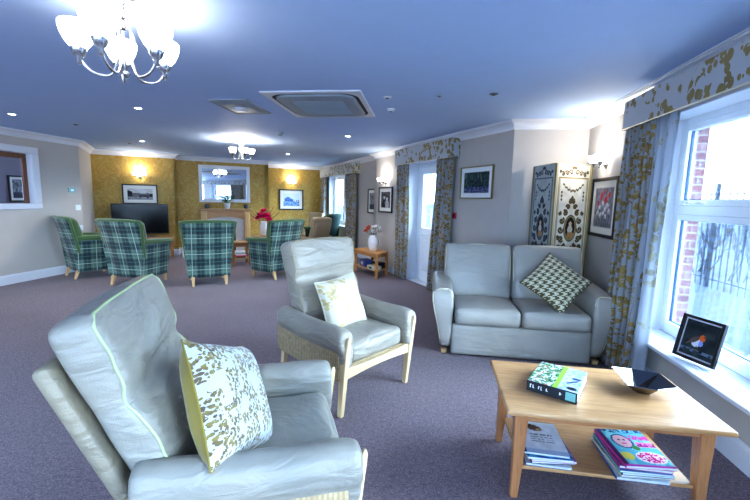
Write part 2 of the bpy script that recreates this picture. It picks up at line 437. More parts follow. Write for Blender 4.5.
# swept mouldings
def sweep(name, pts, prof, m, closed=False, z=0):
    n = len(pts); rings = []
    for i in range(n):
        b = pts[i]
        if closed or 0 < i < n-1:
            a, c = pts[i-1], pts[(i+1) % n]; n1, n2 = -out_n(a, b), -out_n(b, c); k = (n1+n2)/max(.2, 1+n1.dot(n2))
        else:
            k = -out_n(pts[0], pts[1]) if i == 0 else -out_n(pts[-2], pts[-1])
        rings.append([(b.x+k.x*d, b.y+k.y*d, z+h) for d, h in prof])
    w = MB()
    if closed: rings.append(rings[0])
    w.loft(rings, smooth=False, caps=not closed); return struct(w.build(name, m))
cove = [(0, -.105), (.012, -.105), (.014, -.092), (.022, -.088), (.030, -.066), (.046, -.044), (.068, -.028), (.088, -.022), (.092, -.012), (.104, -.010), (.104, 0), (0, 0)]
sweep('trim_1', P, cove[::-1], M['trim'], True, CZ-.001)
sk = [(0, 0), (0, .15), (.008, .15), (.014, .135), (.018, .125), (.018, 0)]
sweep('baseboard_left', P[0:3], sk, M['trim'])
sweep('baseboard_back', P[2:8], sk, M['trim'])
sweep('baseboard_right_far', [P[7], P[8], P[9], Dp(3.5, 6.26)], sk, M['trim'])
sweep('baseboard_right_corner', [Dp(3.5, 4.98), P[10], P[11]], sk, M['trim'])
sweep('baseboard_right_near', [P[11], P[12]], sk, M['trim'])
sweep('baseboard_rear', [P[12], P[0]], sk, M['trim'])

# ------------------------------------------------------------------ windows and door
def window(n, origin, rz, w, z0, z1, depth, transom=None, sill=True, mullions=(), sillout=.10, ext_sill=True, handles=True):
    """origin: left end (as s runs) at the wall face; local x along the wall, y outward"""
    o = bpy.data.objects.new('window_%d' % n, None); col.objects.link(o); o.location = origin; o.rotation_euler = (0, 0, rz); o['kind'] = 'structure'
    fr = MB(); y = depth; t = .06
    fr.box2((0, y, z0), (t, y+.07, z1)); fr.box2((w-t, y, z0), (w, y+.07, z1)); fr.box2((t, y, z1-t), (w-t, y+.07, z1)); fr.box2((t, y, z0), (w-t, y+.07, z0+t))
    for mx in mullions: fr.box2((mx-.035, y, z0+t), (mx+.035, y+.07, z1-t))
    if transom: fr.box2((t, y-.004, transom-.035), (w-t, y+.07, transom+.035))
    fr.build('frame', M['upvc'], o, bevel=.006)
    xs = [t]+[q for mx in mullions for q in (mx-.035, mx+.035)]+[w-t]; zs = [z0+t]+([transom-.035, transom+.035] if transom else [])+[z1-t]
    for i in range(0, len(xs), 2):
        for j in range(0, len(zs), 2):
            x0, x1, a, b = xs[i], xs[i+1], zs[j], zs[j+1]; sa = MB(); q = .045
            sa.box2((x0, y-.012, a), (x0+q, y+.05, b)); sa.box2((x1-q, y-.012, a), (x1, y+.05, b)); sa.box2((x0+q, y-.012, a), (x1-q, y+.05, a+q)); sa.box2((x0+q, y-.012, b-q), (x1-q, y+.05, b))
            so = sa.build('sash', M['upvc'], o, bevel=.005)
            g = MB(); g.box2((x0+q-.004, y+.018, a+q-.004), (x1-q+.004, y+.024, b-q+.004)); g.build('pane', M['glass'], so)
            gk = MB()   # dark rubber gasket round the pane
            for bx in (((x0+q-.001, y+.012, a+q), (x0+q+.007, y+.03, b-q)), ((x1-q-.007, y+.012, a+q), (x1-q+.001, y+.03, b-q)), ((x0+q, y+.012, a+q-.001), (x1-q, y+.03, a+q+.005))): gk.box2(*bx)
            gk.build('gasket', M['slotblue'], so)
            if handles and j == 2:
                for hx in (x0+.16, x0+.30):
                    hd = MB(); hd.box((hx, y-.02, a+.022), (.05, .014, .02)); hd.tube([(hx-.02, y-.035, a+.022), (hx+.03, y-.042, a+.03), (hx+.085, y-.036, a+.016)], [.009, .008, .006], 6)
                    hd.build('handle', M['upvc'], so)
    if sill:
        sl = MB(); sl.box2((-.04 if ext_sill else .0, -sillout, z0-.028), (w+(.04 if ext_sill else 0), 0, z0+.002)); sl.box2((.002, 0, z0-.028), (w-.002, y, z0+.002)); sl.build('sill', M['trim'], o, bevel=.008)
    # reveal lining
    rv = MB(); rv.box2((-.0005, .001, z0), (.006, y, z1)); rv.box2((w-.006, .001, z0), (w+.0005, y, z1)); rv.box2((0, .001, z1-.006), (w, y, z1)); rv.build('reveal', M['trim'], o)
    return o
M['slotblue'] = plain('blue_grey_gasket', C(34, 70, 110), .5)
def at_s(a, b, s): return a+(b-a).normalized()*s
rzn = math.atan2((P[12]-P[11]).y, (P[12]-P[11]).x)
for i, (s0, s1, lo, hi) in enumerate(LW):
    q = at_s(P[11], P[12], s0); window(1+i, (q.x, q.y, 0), rzn, s1-s0, lo, hi, .19, transom=1.42, sillout=.10)
q = at_s(P[7], P[8], .5); window(4, (q.x, q.y, 0), math.atan2((P[8]-P[7]).y, (P[8]-P[7]).x), 1.85, .72, 2.12, .16, transom=None, mullions=(.92,), handles=False)
rzr = math.atan2((P[0]-P[12]).y, (P[0]-P[12]).x)
for i, (s0, s1) in enumerate(((1.0, 3.4), (4.6, 7.2))):
    q = at_s(P[12], P[0], s0); window(5+i, (q.x, q.y, 0), rzr, s1-s0, .4, 2.14, .04, transom=1.42, mullions=((s1-s0)/2,), handles=False)  # unseen windows for the added rear openings
# brick outer leaf, open at the windows
bo = MB(); a0 = .26+.002
e = MB(); s0 = -.3
for (o0, o1, lo, hi) in LW:
    e.box2((s0, a0, -.1), (o0+.03, a0+.11, 2.7)); e.box2((o0+.075, a0, -.1), (o1-.075, a0+.11, lo-.06)); e.box2((o0+.075, a0, hi-.03), (o1-.075, a0+.11, 2.7)); s0 = o1-.075
e.box2((s0, a0, -.1), (9.3, a0+.11, 2.7))
o = struct(e.build('wall_exterior', M['brick'], loc=(P[11].x, P[11].y, 0), rz=rzn))
# door in the middle right wall (s from y''=7.75 down)
rzd = math.atan2((P[10]-P[9]).y, (P[10]-P[9]).x); q = at_s(P[9], P[10], 7.75-6.24)
dr = bpy.data.objects.new('door_1', None); col.objects.link(dr); dr.location = (q.x, q.y, 0); dr.rotation_euler = (0, 0, rzd); dr['kind'] = 'structure'
w = 1.24; yd = .20
fr = MB(); fr.box2((0, yd, 0), (.07, yd+.07, 2.12)); fr.box2((w-.07, yd, 0), (w, yd+.07, 2.12)); fr.box2((.07, yd, 2.04), (w-.07, yd+.07, 2.12)); fr.box2((.07, yd, 0), (w-.07, yd+.07, .03)); fr.build('frame', M['upvc'], dr, bevel=.006)
lf = MB(); x0, x1 = .075, w-.075
lf.box2((x0, yd-.01, .035), (x0+.12, yd+.05, 2.035)); lf.box2((x1-.12, yd-.01, .035), (x1, yd+.05, 2.035)); lf.box2((x0+.12, yd-.01, 1.92), (x1-.12, yd+.05, 2.035)); lf.box2((x0+.12, yd-.01, .84), (x1-.12, yd+.05, .97)); lf.box2((x0+.12, yd-.01, .035), (x1-.12, yd+.05, .2)); lf.box2((x0+.12, yd+.01, .2), (x1-.12, yd+.03, .84))
lf.box2((x0+.17, yd, .26), (x1-.17, yd+.02, .78)); lf.box2((x0+.22, yd-.01, .32), (x1-.22, yd+.02, .72))
leafd = lf.build('door_leaf', M['upvc'], dr, bevel=.006)
g = MB(); g.box2((x0+.12, yd+.015, .97), (x1-.12, yd+.021, 1.92)); g.build('pane', M['glass'], leafd)
h = MB(); h.box((x1-.06, yd-.014, 1.0), (.035, .012, .2)); h.tube([(x1-.06, yd-.02, 1.04), (x1-.06, yd-.06, 1.04), (x1-.17, yd-.065, 1.04)], .009, 8); h.build('handle', M['chrome'], leafd)
rv = MB(); rv.box2((-.0005, .001, 0), (.006, yd, 2.12)); rv.box2((w-.006, .001, 0), (w+.0005, yd, 2.12)); rv.box2((0, .001, 2.114), (w, yd, 2.12)); rv.box2((0, .0, -.001), (w, yd, .004)); rv.build('reveal', M['trim'], dr)
# internal window in the left wall and the room beyond
rzl = math.atan2((P[1]-P[0]).y, (P[1]-P[0]).x); q = at_s(P[0], P[1], 8.2)
iw = bpy.data.objects.new('window_7', None); col.objects.link(iw); iw.location = (q.x, q.y, 0); iw.rotation_euler = (0, 0, rzl); iw['kind'] = 'structure'
a = MB(); L_ = 1.40
a.box2((-.10, -.025, 2.08), (L_+.10, .0, 2.19)); a.box2((-.10, -.025, 1.18), (L_+.10, 0, 1.27)); a.box2((-.10, -.025, 1.27), (0.02, 0, 2.08)); a.box2((L_-.02, -.025, 1.27), (L_+.10, 0, 2.08))
a.build('architrave', M['trim'], iw, bevel=.012)
a = MB(); a.box2((0, 0, 1.25), (.02, .14, 2.1)); a.box2((L_-.02, 0, 1.25), (L_, .14, 2.1)); a.box2((.02, 0, 2.08), (L_-.02, .14, 2.1)); a.box2((.02, 0, 1.25), (L_-.02, .14, 1.27)); a.build('lining', M['trim'], iw)
a = MB(); a.box2((.02, .09, 1.27), (.07, .13, 2.08)); a.box2((L_-.08, .09, 1.27), (L_-.02, .13, 2.08)); a.box2((.07, .09, 2.0), (L_-.08, .13, 2.08)); a.build('timber_frame', M['brown'], iw)
a = MB(); a.box2((.07, .105, 1.27), (L_-.08, .111, 2.0)); a.build('pane', M['glass'], iw)
b = MB(); b.box2((-2.5, 1.7, 0), (3.3, 1.8, 2.42)); struct(b.build('wall_beyond', M['lilac'], loc=iw.location, rz=rzl))
b = MB(); b.box2((-2.6, .14, 0), (-2.5, 1.8, 2.42)); b.box2((3.2, 1.25, 0), (3.3, 1.7, 2.42)); struct(b.build('wall_beyond_sides', M['lilac'], loc=iw.location, rz=rzl))
pb = [(-2.5, .145), (2.1, .145), (3.2, 1.2), (3.2, 1.7), (-2.5, 1.7)]
b = MB(); b.prism(pb, 2.36, 2.42); struct(b.build('ceiling_beyond', M['lilac'], loc=iw.location, rz=rzl))
b = MB(); b.prism(pb, -.1, 0); struct(b.build('floor_beyond', M['carpet'], loc=iw.location, rz=rzl))

# ------------------------------------------------------------------ pictures
def picture(name, label, origin, rz, w, h, framew, matw, fm, fn, n=(48, 36), depth=.025, matc=(232, 232, 228), group=None, cat='picture', tilt=0, y_off=.006):
    """origin on the wall face, facing local -y"""
    t = thing(name, label, cat, origin, rz, group)
    if tilt: t.rotation_euler = (tilt, 0, rz)
    f = MB(); fw = framew; y0, y1 = -depth-y_off, -y_off
    f.box2((-w/2, y0, -h/2), (-w/2+fw, y1, h/2)); f.box2((w/2-fw, y0, -h/2), (w/2, y1, h/2)); f.box2((-w/2+fw, y0, h/2-fw), (w/2-fw, y1, h/2)); f.box2((-w/2+fw, y0, -h/2), (w/2-fw, y1, -h/2+fw))
    f.build('frame', fm, t, bevel=.003)
    bk = MB(); bk.box2((-w/2+fw*.5, y1-.006, -h/2+fw*.5), (w/2-fw*.5, y1-.001, h/2-fw*.5)); bk.build('backing', M['paper'], t)
    iw_, ih_ = w-2*fw, h-2*fw
    mx, mz = matw/iw_, matw/ih_
    def full(U, V):
        A = canvas(U, matc); ins = (U > mx) & (U < 1-mx) & (V > mz) & (V < 1-mz)
        B = fn(np.clip((U-mx)/max(1e-6, 1-2*mx), 0, 1), np.clip((V-mz)/max(1e-6, 1-2*mz), 0, 1))
        A[ins] = B[ins]; return A
    p = paintgrid(iw_, ih_, n[0], n[1], full).build('print', M['paint'], t); p.location = (0, y1-.009, 0)
    return t
def street(U, V):
    A = canvas(U, (214, 218, 226)); n = nz(U, V, 14, 1)
    A *= (1-.15*n)[..., None]
    A = dab(A, (V < .5+.22*nz(U*0+U, U*0, 9, 2)) & (V > .28) & (U < .95), (110, 114, 124))
    A = dab(A, (U < .2) & (V > .25) & (V < .85-.6*U), (40, 42, 52)); A = dab(A, (U > .86) & (V > .25) & (V < .55), (46, 48, 58))
    A = dab(A, (V > .26) & (V < .42) & (U > .45) & (U < .82), (58, 60, 70)); A = dab(A, (V < .26), (150, 154, 162)); A = dab(A, (n > .7) & (V < .45), (70, 74, 84)); return A
def boat(U, V):
    A = canvas(U, (204, 218, 238)); n = nz(U, V, 18, 4)
    A = dab(A, (V > .35) & (V < .62) & (U > .1) & (U < .62) & (V < .75-.35*U), (70, 116, 178)); A = dab(A, ell(U, V, .3, .6, .16, .12), (90, 130, 190))
    A = dab(A, (V < .35), (150, 182, 220)); A = dab(A, (V < .38) & (n > .55), (86, 128, 186)); A = dab(A, (U > .8) & (V < .5) & (n > .4), (60, 96, 150)); return A
def couple(U, V):
    A = canvas(U, (70, 72, 78)); n = nz(U, V, 12, 6); A *= (.6+.8*n)[..., None]
    A = dab(A, ell(U, V, .35, .68, .1, .14), (196, 196, 198)); A = dab(A, ell(U, V, .66, .6, .1, .14), (206, 206, 206))
    A = dab(A, ell(U, V, .35, .8, .13, .08), (20, 20, 24)); A = dab(A, ell(U, V, .68, .72, .12, .08), (30, 30, 34))
    A = dab(A, ell(U, V, .32, .2, .2, .34), (24, 24, 30)); A = dab(A, ell(U, V, .68, .16, .2, .34), (180, 180, 184)); A = dab(A, ell(U, V, .5, .3, .08, .1), (150, 150, 154)); return A
def woods(U, V):
    n = nz(U, V, 10, 8); A = canvas(U, (26, 46, 56)); A += (n*40-15)[..., None]*np.array([.6, 1, 1])
    tr = (nz(U, V*.15, 26, 9) > .72) & (V > .2) & (V < .95); A = dab(A, tr, (120, 140, 130), .6)
    A = dab(A, (V < .28), (38, 62, 100)); A = dab(A, (V < .28) & (nz(U, V, 22, 3) > .6), (120, 110, 160)); A = dab(A, (nz(U, V, 24, 12) > .76), (70, 110, 86), .6); return A
def poppies(U, V):
    A = canvas(U, (128, 128, 140)); n = nz(U, V, 14, 3); A *= (.75+.45*n)[..., None]
    for x, y, a, b in ((.35, .78, .06, .1), (.62, .7, .07, .1), (.2, .6, .05, .08), (.8, .82, .06, .08), (.5, .9, .05, .05)): A = dab(A, ell(U, V, x, y, a, b), (196, 30, 44))
    for x, y in ((.3, .5), (.45, .6), (.6, .45), (.72, .55), (.5, .35), (.35, .3), (.65, .28), (.82, .4), (.2, .36)):
        A = dab(A, ell(U, V, x, y, .06, .07), (214, 214, 222)); A = dab(A, (abs(U-x) < .012) & (V < y), (70, 84, 80))
    return A
def robin(U, V):
    n = nz(U, V, 6, 5); A = canvas(U, (34, 42, 46)); A += (n*34-8)[..., None]
    A = dab(A, (V < .2) & (V > .12) & (nz(U, V, 20, 2) > .35), (120, 140, 170), .7)
    A = dab(A, ell(U, V, .46, .42, .17, .13, .5), (205, 205, 215)); A = dab(A, ell(U, V, .36, .47, .17, .07, .6), (92, 78, 70)); A = dab(A, ell(U, V, .58, .56, .09, .1), (205, 96, 44))
    A = dab(A, ell(U, V, .57, .40, .07, .08), (130, 150, 210)); A = dab(A, ell(U, V, .63, .6, .02, .022), (10, 10, 10)); A = dab(A, (abs(V-(.36+.8*(U-.22))) < .03) & (U > .14) & (U < .32), (98, 84, 76))
    A = dab(A, ((abs(U-.47) < .012) | (abs(U-.53) < .012)) & (V > .16) & (V < .32), (80, 60, 50)); return A
def scene_plain(U, V):
    A = canvas(U, (120, 124, 132)); n = nz(U, V, 9, 11); A *= (.5+n)[..., None]; A = dab(A, (V < .3), (60, 64, 84)); return A
q = Dp(-1.215, 10.6); picture('framed_picture', 'black framed monochrome townscape hanging above the television', (q.x, q.y, 1.465), RD, .72, .46, .03, .07, M['black'], street)
q = Dp(2.60, 11.9); picture('framed_picture', 'dark framed blue boat print on gold wallpaper right of the fireplace', (q.x, q.y, 1.40), RD, .74, .62, .035, .09, M['black'], boat)
q = Dp(3.5, 7.15); picture('framed_picture', 'black framed monochrome photograph of a couple beside the door curtain', (q.x, q.y, 1.455), RD-PI/2, .62, .52, .03, .075, M['black'], couple, matc=(240, 238, 232))
q = Dp(3.65, 8.14); picture('framed_picture', 'narrow black framed print half hidden in the wall recess', (q.x, q.y, 1.42), RD-PI/2, .5, .56, .03, .06, M['black'], scene_plain)
q = Dp(3.5, 4.33); picture('framed_picture', 'dark green woodland print in a thin pale gold frame with wide white mount', (q.x, q.y, 1.715), RD-PI/2, .68, .44, .016, .065, M['gilt'], woods, matc=(222, 228, 232))
q = Wp(1.76, 4.40); picture('framed_picture', 'large black framed poppy print half hidden behind folding screen and curtain', (q.x, q.y, 1.42), RW-PI/2, .64, .62, .035, .07, M['black'], poppies, matc=(226, 222, 214))
q = at_s(P[0], P[1], 10.68)+out_n(P[0], P[1])*1.69; picture('framed_picture', 'small framed picture on the lilac wall seen through the internal window', (q.x, q.y, 1.52), rzl, .34, .52, .03, .05, M['black'], scene_plain)

# mirror over the fireplace
t = thing('mirror', 'white framed rectangular mirror above the fireplace mantel', 'mirror', Dp(.66, 10.9, 1.77), RD)
f = MB(); w, h, fw = 1.24, .94, .085
f.box2((-w/2, -.04, -h/2), (-w/2+fw, -.004, h/2)); f.box2((w/2-fw, -.04, -h/2), (w/2, -.004, h/2)); f.box2((-w/2+fw, -.04, h/2-fw), (w/2-fw, -.004, h/2)); f.box2((-w/2+fw, -.04, -h/2), (w/2-fw, -.004, -h/2+fw))
f.build('frame', M['trim'], t, bevel=.012)
f = MB(); f.box2((-w/2+fw-.01, -.02, -h/2+fw-.01), (w/2-fw+.01, -.012, h/2-fw+.01)); f.build('mirror_glass', M['mirror'], t)

# ------------------------------------------------------------------ lamps
def lampnode(name, ty, loc, energy, color, parent=None, size=.05, spot=None):
    d = bpy.data.lights.new(name, ty); d.energy = energy; d.color = color
    if ty == 'POINT': d.shadow_soft_size = size
    if ty == 'SPOT': d.shadow_soft_size = size; d.spot_size = spot; d.spot_blend = .6
    o = bpy.data.objects.new(name, d); col.objects.link(o); o.location = loc
    if parent is not None: o.parent = parent
    return o
WARM = (1, .92, .80)
def shade_mesh(r, h):
    b = MB(); pr = [(.022, 0), (r*.55, h*.08), (r*.82, h*.3), (r*.97, h*.6), (r, h*.85), (r*.93, h), (r*.90, h), (r*.96, h*.84), (r*.93, h*.6), (r*.78, h*.32), (r*.5, h*.12), (.018, .008)]
    b.lathe(pr, 20); return b
SH = {}
def smooth_path(pts, k=4):
    pts = [Vector(p) for p in pts]; out = []
    for i in range(len(pts)-1):
        p0, p1, p2, p3 = pts[max(i-1, 0)], pts[i], pts[i+1], pts[min(i+2, len(pts)-1)]
        for j in range(k):
            t = j/k; out.append(.5*((2*p1)+(p2-p0)*t+(2*p0-5*p1+4*p2-p3)*t*t+(3*p1-p0-3*p2+p3)*t**3))
    return out+[pts[-1]]
def chandelier(label, loc, R, sr, sh, angs, power, drop):
    t = thing('chandelier', label, 'chandelier', loc, 0)    # origin at the ceiling
    b = MB(); b.lathe([(.001, 0), (.062, 0), (.060, -.012), (.02, -.03), (.012, -.04), (.012, -.06)], 20); b.build('ceiling_rose', M['chrome'], t)
    b = MB(); b.tube([(0, 0, -.05), (0, 0, -drop*.3)], .006, 8); b.build('rod', M['chrome'], t); b = MB(); b.lathe([(.004, -drop*.30), (.022, -drop*.32), (.026, -drop*.36), (.012, -drop*.42)], 14)
    b.build('stem', M['chrome'], t)
    for k in range(6):
        b = MB(); a = 2*PI*k/6; b.tube([(0, 0, -drop*.30), (.028*math.cos(a), .028*math.sin(a), -drop*.25), (.045*math.cos(a), .045*math.sin(a), -drop*.19)], [.004, .004, .006], 5); b.build('crown_leaf', M['chrome'], t)
    b = MB(); b.lathe([(.01, -drop*.94), (.02, -drop*.96), (.014, -drop*.99), (.002, -drop*1.02)], 12); b.build('finial', M['chrome'], t)
    zb = -drop
    for a in angs:
        a = math.radians(a); ca, sa = math.cos(a), math.sin(a)
        def pt(r, z): return (r*ca, r*sa, z)
        ar = MB(); ar.tube(smooth_path([pt(.016, -drop*.34), pt(.045, -drop*.5), pt(.028, -drop*.74), pt(.05, -drop*.93), pt(R*.42, -drop*1.02), pt(R*.75, -drop*.99), pt(R*.95, -drop*.88), pt(R, -drop*.80)]), .006, 7)
        ar.build('arm', M['chrome'], t)
        m = Matrix.Translation(pt(R, -drop*.80))
        cu = MB(); cu.lathe([(.004, -.045), (.012, -.04), (.012, -.015), (.026, .0), (.034, .02), (.036, .03)], 16, m); ch = cu.build('lamp_holder', M['chrome'], t)
        s_ = MB(); s_.lathe([(r, z+.022) for r, z in [(.022, 0), (sr*.42, sh*.08), (sr*.68, sh*.28), (sr*.88, sh*.55), (sr*.99, sh*.82), (sr*.985, sh*.95), (sr*.93, sh), (sr*.90, sh), (sr*.95, sh*.84), (sr*.85, sh*.57), (sr*.64, sh*.30), (sr*.38, sh*.12), (.018, .008)]], 22, m)
        s_.build('lamp_shade', M['shade'], t)
        lampnode('lamp_bulb', 'POINT', (R*ca, R*sa, -drop*.80+sh+.03), power/len(angs), WARM, t, .045)
    return t
chandelier('nickel five arm chandelier with large lit glass shades nearest the camera', Wp(-1.575, 1.845, CZ), .195, .080, .125, (128, 200, 273, 344, 56), 1.8, .385)
chandelier('small five arm chandelier with lit shades hanging before the fireplace', Dp(.72, 7.25, CZ), .17, .062, .095, (20, 92, 164, 236, 308), 22, .33)
def wall_light(label, loc, rz, power=7):
    t = thing('wall_light', label, 'wall light', loc, rz, None)   # facing local -y
    b = MB(); b.lathe([(.001, 0), (.045, 0), (.045, .006), (.03, .016), (.001, .02)], 18, Matrix.Rotation(PI/2, 4, 'X')); b.build('back_plate', M['chrome'], t)
    for s_ in (-1, 1):
        a = MB(); a.tube([(0, -.015, 0), (s_*.03, -.06, -.03), (s_*.075, -.09, -.03), (s_*.09, -.095, .0)], .005, 7); m = Matrix.Translation((s_*.09, -.095, 0)); a.lathe([(.003, -.02), (.012, -.015), (.026, .012), (.028, .02)], 14, m); a.build('arm', M['chrome'], t)
        b = MB(); b.lathe([(.02, .016), (.045, .03), (.058, .06), (.062, .095), (.058, .095), (.054, .06), (.04, .034), (.015, .022)], 18, m); b.build('lamp_shade', M['shade'], t)
    lampnode('lamp_bulb', 'POINT', (0, -.10, .14), power, WARM, t, .04)
    return t
wall_light('twin shade nickel wall light above the townscape picture', Dp(-1.20, 10.6, 1.87), RD, 5)
wall_light('twin shade nickel wall light above the boat print', Dp(2.60, 11.9, 1.88), RD, 5)
wall_light('twin shade nickel wall light above the couple photograph', Dp(3.5, 7.18, 1.80), RD-PI/2, 3.5)
wall_light('twin shade nickel wall light above the poppy print', Wp(1.76, 4.46, 1.87), RW-PI/2, 5)

# downlights
dn = None
dspots = [((-2.1, 6.53), 'lit recessed downlight in the ceiling near the left wall'), ((-.58, 5.29), 'lit recessed downlight between the left wall and the square vent'),
          ((-.89, 8.42), 'lit recessed downlight in front of the television wall'), ((2.17, 5.85), 'lit recessed downlight near the door pelmet'), ((1.88, 8.92), 'lit recessed downlight beyond the small chandelier')]
for i, ((x, y), lb) in enumerate(dspots):
    if dn is None:
        dn = thing('downlight', lb, 'downlight', Dp(x, y, CZ), RD, 'lit recessed downlights')
        b = MB(); b.lathe([(.034, -.001), (.036, -.005), (.046, -.004), (.048, .0005)], 22); b.build('rim', M['trim'], dn)
        b = MB(); b.lathe([(.0005, -.0035), (.034, -.0035), (.034, -.001)], 22); b.build('lens', M['spotl'], dn)
    else: copy_tree(dn, Dp(x, y, CZ), RD, lb)
    lampnode('downlight_beam', 'SPOT', Dp(x, y, CZ-.03), 22, (1, .93, .84), None, .04, 2.2)
# unlit ceiling sensors and detectors
def disc(name, label, loc, r, h, m, cat='ceiling sensor'):
    t = thing(name, label, cat, loc); b = MB(); b.lathe([(.001, -h), (r*.55, -h), (r*.72, -h*.8), (r*.95, -h*.45), (r, -h*.2), (r, 0)], 22); b.build('housing', m, t)
    b = MB(); b.lathe([(.0005, -h-.004), (r*.35, -h-.003), (r*.4, -h+.001)], 16); b.build('lens', M['slot'], t); return t
disc('ceiling_sensor', 'small white ring sensor beside the air conditioner corner', Dp(1.69, 3.48, CZ), .038, .012, M['trim'])
disc('ceiling_sensor', 'white ceiling sensor between air conditioner and door pelmet', Dp(1.94, 3.90, CZ), .045, .028, M['trim'])
disc('ceiling_sensor', 'thin white hook-like sensor halfway to the dark ceiling disc', Dp(2.08, 3.18, CZ), .035, .014, M['vent'])
disc('ceiling_sensor', 'dark grey round ceiling disc nearest the folding screen', Dp(2.49, 2.91, CZ), .04, .010, M['grey'])
disc('smoke_detector', 'grey dome smoke detector beyond the air conditioner', Dp(1.16, 6.05, CZ), .052, .05, M['vent'], 'smoke detector')
disc('ceiling_sensor', 'tiny dark disc in the ceiling near the left cornice', Dp(-1.55, 7.0, CZ), .035, .008, M['grey'])
disc('ceiling_sensor', 'tiny dark disc in the ceiling near the gold wall', Dp(-1.15, 8.9, CZ), .035, .008, M['grey'])

# ceiling air conditioner cassette
t = thing('air_conditioner', 'large square ceiling air conditioning cassette with rounded black slot', 'air conditioner', Wp(-1.20, 4.11, CZ), RW+.03)
def rrect(hx, hy, r, z, n=6):
    return [(cx*(hx-r)+r*math.cos(a0+PI/2*k/n), cy*(hy-r)+r*math.sin(a0+PI/2*k/n), z) for cx, cy, a0 in ((1, 1, 0), (-1, 1, PI/2), (-1, -1, PI), (1, -1, 1.5*PI)) for k in range(n+1)]
b = MB(); b.loft([rrect(.48, .55, .01, 0), rrect(.48, .55, .01, -.008), rrect(.47, .54, .01, -.014), rrect(.43, .49, .16, -.016), rrect(.425, .485, .16, -.006), rrect(.0, .0, 0, -.006)], caps=False, smooth=False); b.build('fascia', M['trim'], t)
b = MB(); b.loft([rrect(.426, .486, .16, -.010), rrect(.34, .40, .12, -.010)], caps=False, smooth=False); b.build('air_slot', M['slot'], t)
b = MB(); b.loft([rrect(.392, .452, .14, -.008), rrect(.392, .452, .14, -.024), rrect(.375, .435, .13, -.030), rrect(.28, .33, .04, -.031)], smooth=False, caps=True); b.build('centre_panel', M['vent'], t)
b = MB()
for k in range(15): b.box((0, -.28+.04*k, -.033), (.52, .012, .004))
b.build('intake_grille', M['vent'], t)
t = thing('ceiling_vent', 'small square ceiling vent with glowing centre left of air conditioner', 'ceiling vent', Wp(-2.14, 4.12, CZ), RW+.03)
b = MB(); b.loft([rrect(.22, .33, .01, 0), rrect(.21, .32, .01, -.012), rrect(.17, .27, .01, -.008), rrect(.13, .2, .04, -.02)], smooth=False); b.build('plate', M['vent'], t)
b = MB(); b.lathe([(.001, -.05), (.05, -.045), (.07, -.03), (.075, -.018)], 20); b.build('diffuser', M['trim'], t)

# ------------------------------------------------------------------ wall switches
def plate(name, label, loc, rz, w, h, m, cat, extra=None):
    t = thing(name, label, cat, loc, rz); b = MB(); b.box((0, -.008, 0), (w, .014, h)); b.build('plate', m, t, bevel=.003)
    b = MB(); b.box((0, -.017, 0), (w*.45, .006, h*.45)); b.build('button' if not extra else extra, M['upvc'] if m != M['red'] else M['black'], t, bevel=.002); return t
M['teal'] = plain('pale_green_display', C(120, 180, 176), .3)
def onleft(y): return Wp(-6.62, y)
q = onleft(6.27); plate('thermostat', 'pale green wall control panel highest on the left wall', (q.x, q.y, 1.51), rzl, .14, .085, M['teal'], 'thermostat', 'display')
q = onleft(6.37); plate('light_switch', 'white switch plate below the green control panel', (q.x, q.y, 1.19), rzl, .10, .10, M['upvc'], 'light switch')
q = onleft(6.39); plate('light_switch', 'lowest white switch plate on the left wall above the chairs', (q.x, q.y, .81), rzl, .10, .10, M['upvc'], 'light switch')
plate('fire_alarm', 'small red fire alarm call point beside the door curtain', Dp(3.5, 4.80, 1.24), RD-PI/2, .09, .09, M['red'], 'fire alarm')

# ------------------------------------------------------------------ curtains and pelmets
def curtain(name, label, loc, rz, w, z0, z1, folds, amp, seed, group, flare=0.0, sway=0.0, m=None):
    """local x along the wall, y into wall; hangs from z1"""
    r = random.Random(seed); ph = [r.uniform(-.5, .5) for _ in range(folds+2)]; b = MB(); nu = folds*10; nv = 22
    def fn(u, v):
        z = z1+(z0-z1)*v; s_ = u*folds; k = int(min(folds-1e-6, s_)); p = ph[k]*(1-(s_-k))+ph[k+1]*(s_-k)
        a = amp*(.75+.5*v)*(1+.35*math.sin(3*u*PI+seed)); th = 2*PI*s_+p*1.6*math.sin(v*2.2+p*3)
        x = (u-.5)*(w*(1+flare*v))+.18*w/folds*math.sin(2*th)*.5+sway*v*v
        y = a*math.cos(th)+.012*math.sin(v*6+u*9+seed)
        return ((x, y, z), (u*w*2.1, v*(z1-z0)))
    b.grid(nu, nv, fn)
    o = b.build(name, m or M['curtain'], loc=loc, rz=rz); m = o.modifiers.new('S', 'SOLIDIFY'); m.thickness = .004
    return tag(o, label, 'curtain', group)
def pelmet(label, loc, rz, w, h, d, group=None):
    t = thing('pelmet', label, 'pelmet', loc, rz, group)   # origin at wall face, centre, bottom; faces -y
    b = MB()
    def f(u, v): return (((u-.5)*w, -d, h*v), (u*w, v*h))
    b.grid(8, 3, f, smooth=False)
    b.grid(2, 3, lambda u, v: ((-w/2, -d*u, h*v), (-d*(1-u), v*h)), smooth=False)
    b.grid(2, 3, lambda u, v: ((w/2, -d*(1-u), h*v), (w+d*u, v*h)), smooth=False)
    b.build('fabric_face', M['pelmet'], t)
    b = MB(); b.box((0, -d/2, h-.008), (w-.004, d-.006, .016)); b.box((0, -d+.006, h/2), (w-.006, .008, h-.01)); b.build('board', M['trim'], t)
    b = MB(); b.tube([(-w/2, -d-.002, .004), (w/2, -d-.002, .004)], .005, 6); b.build('piping', M['pipe_w'], t); return t
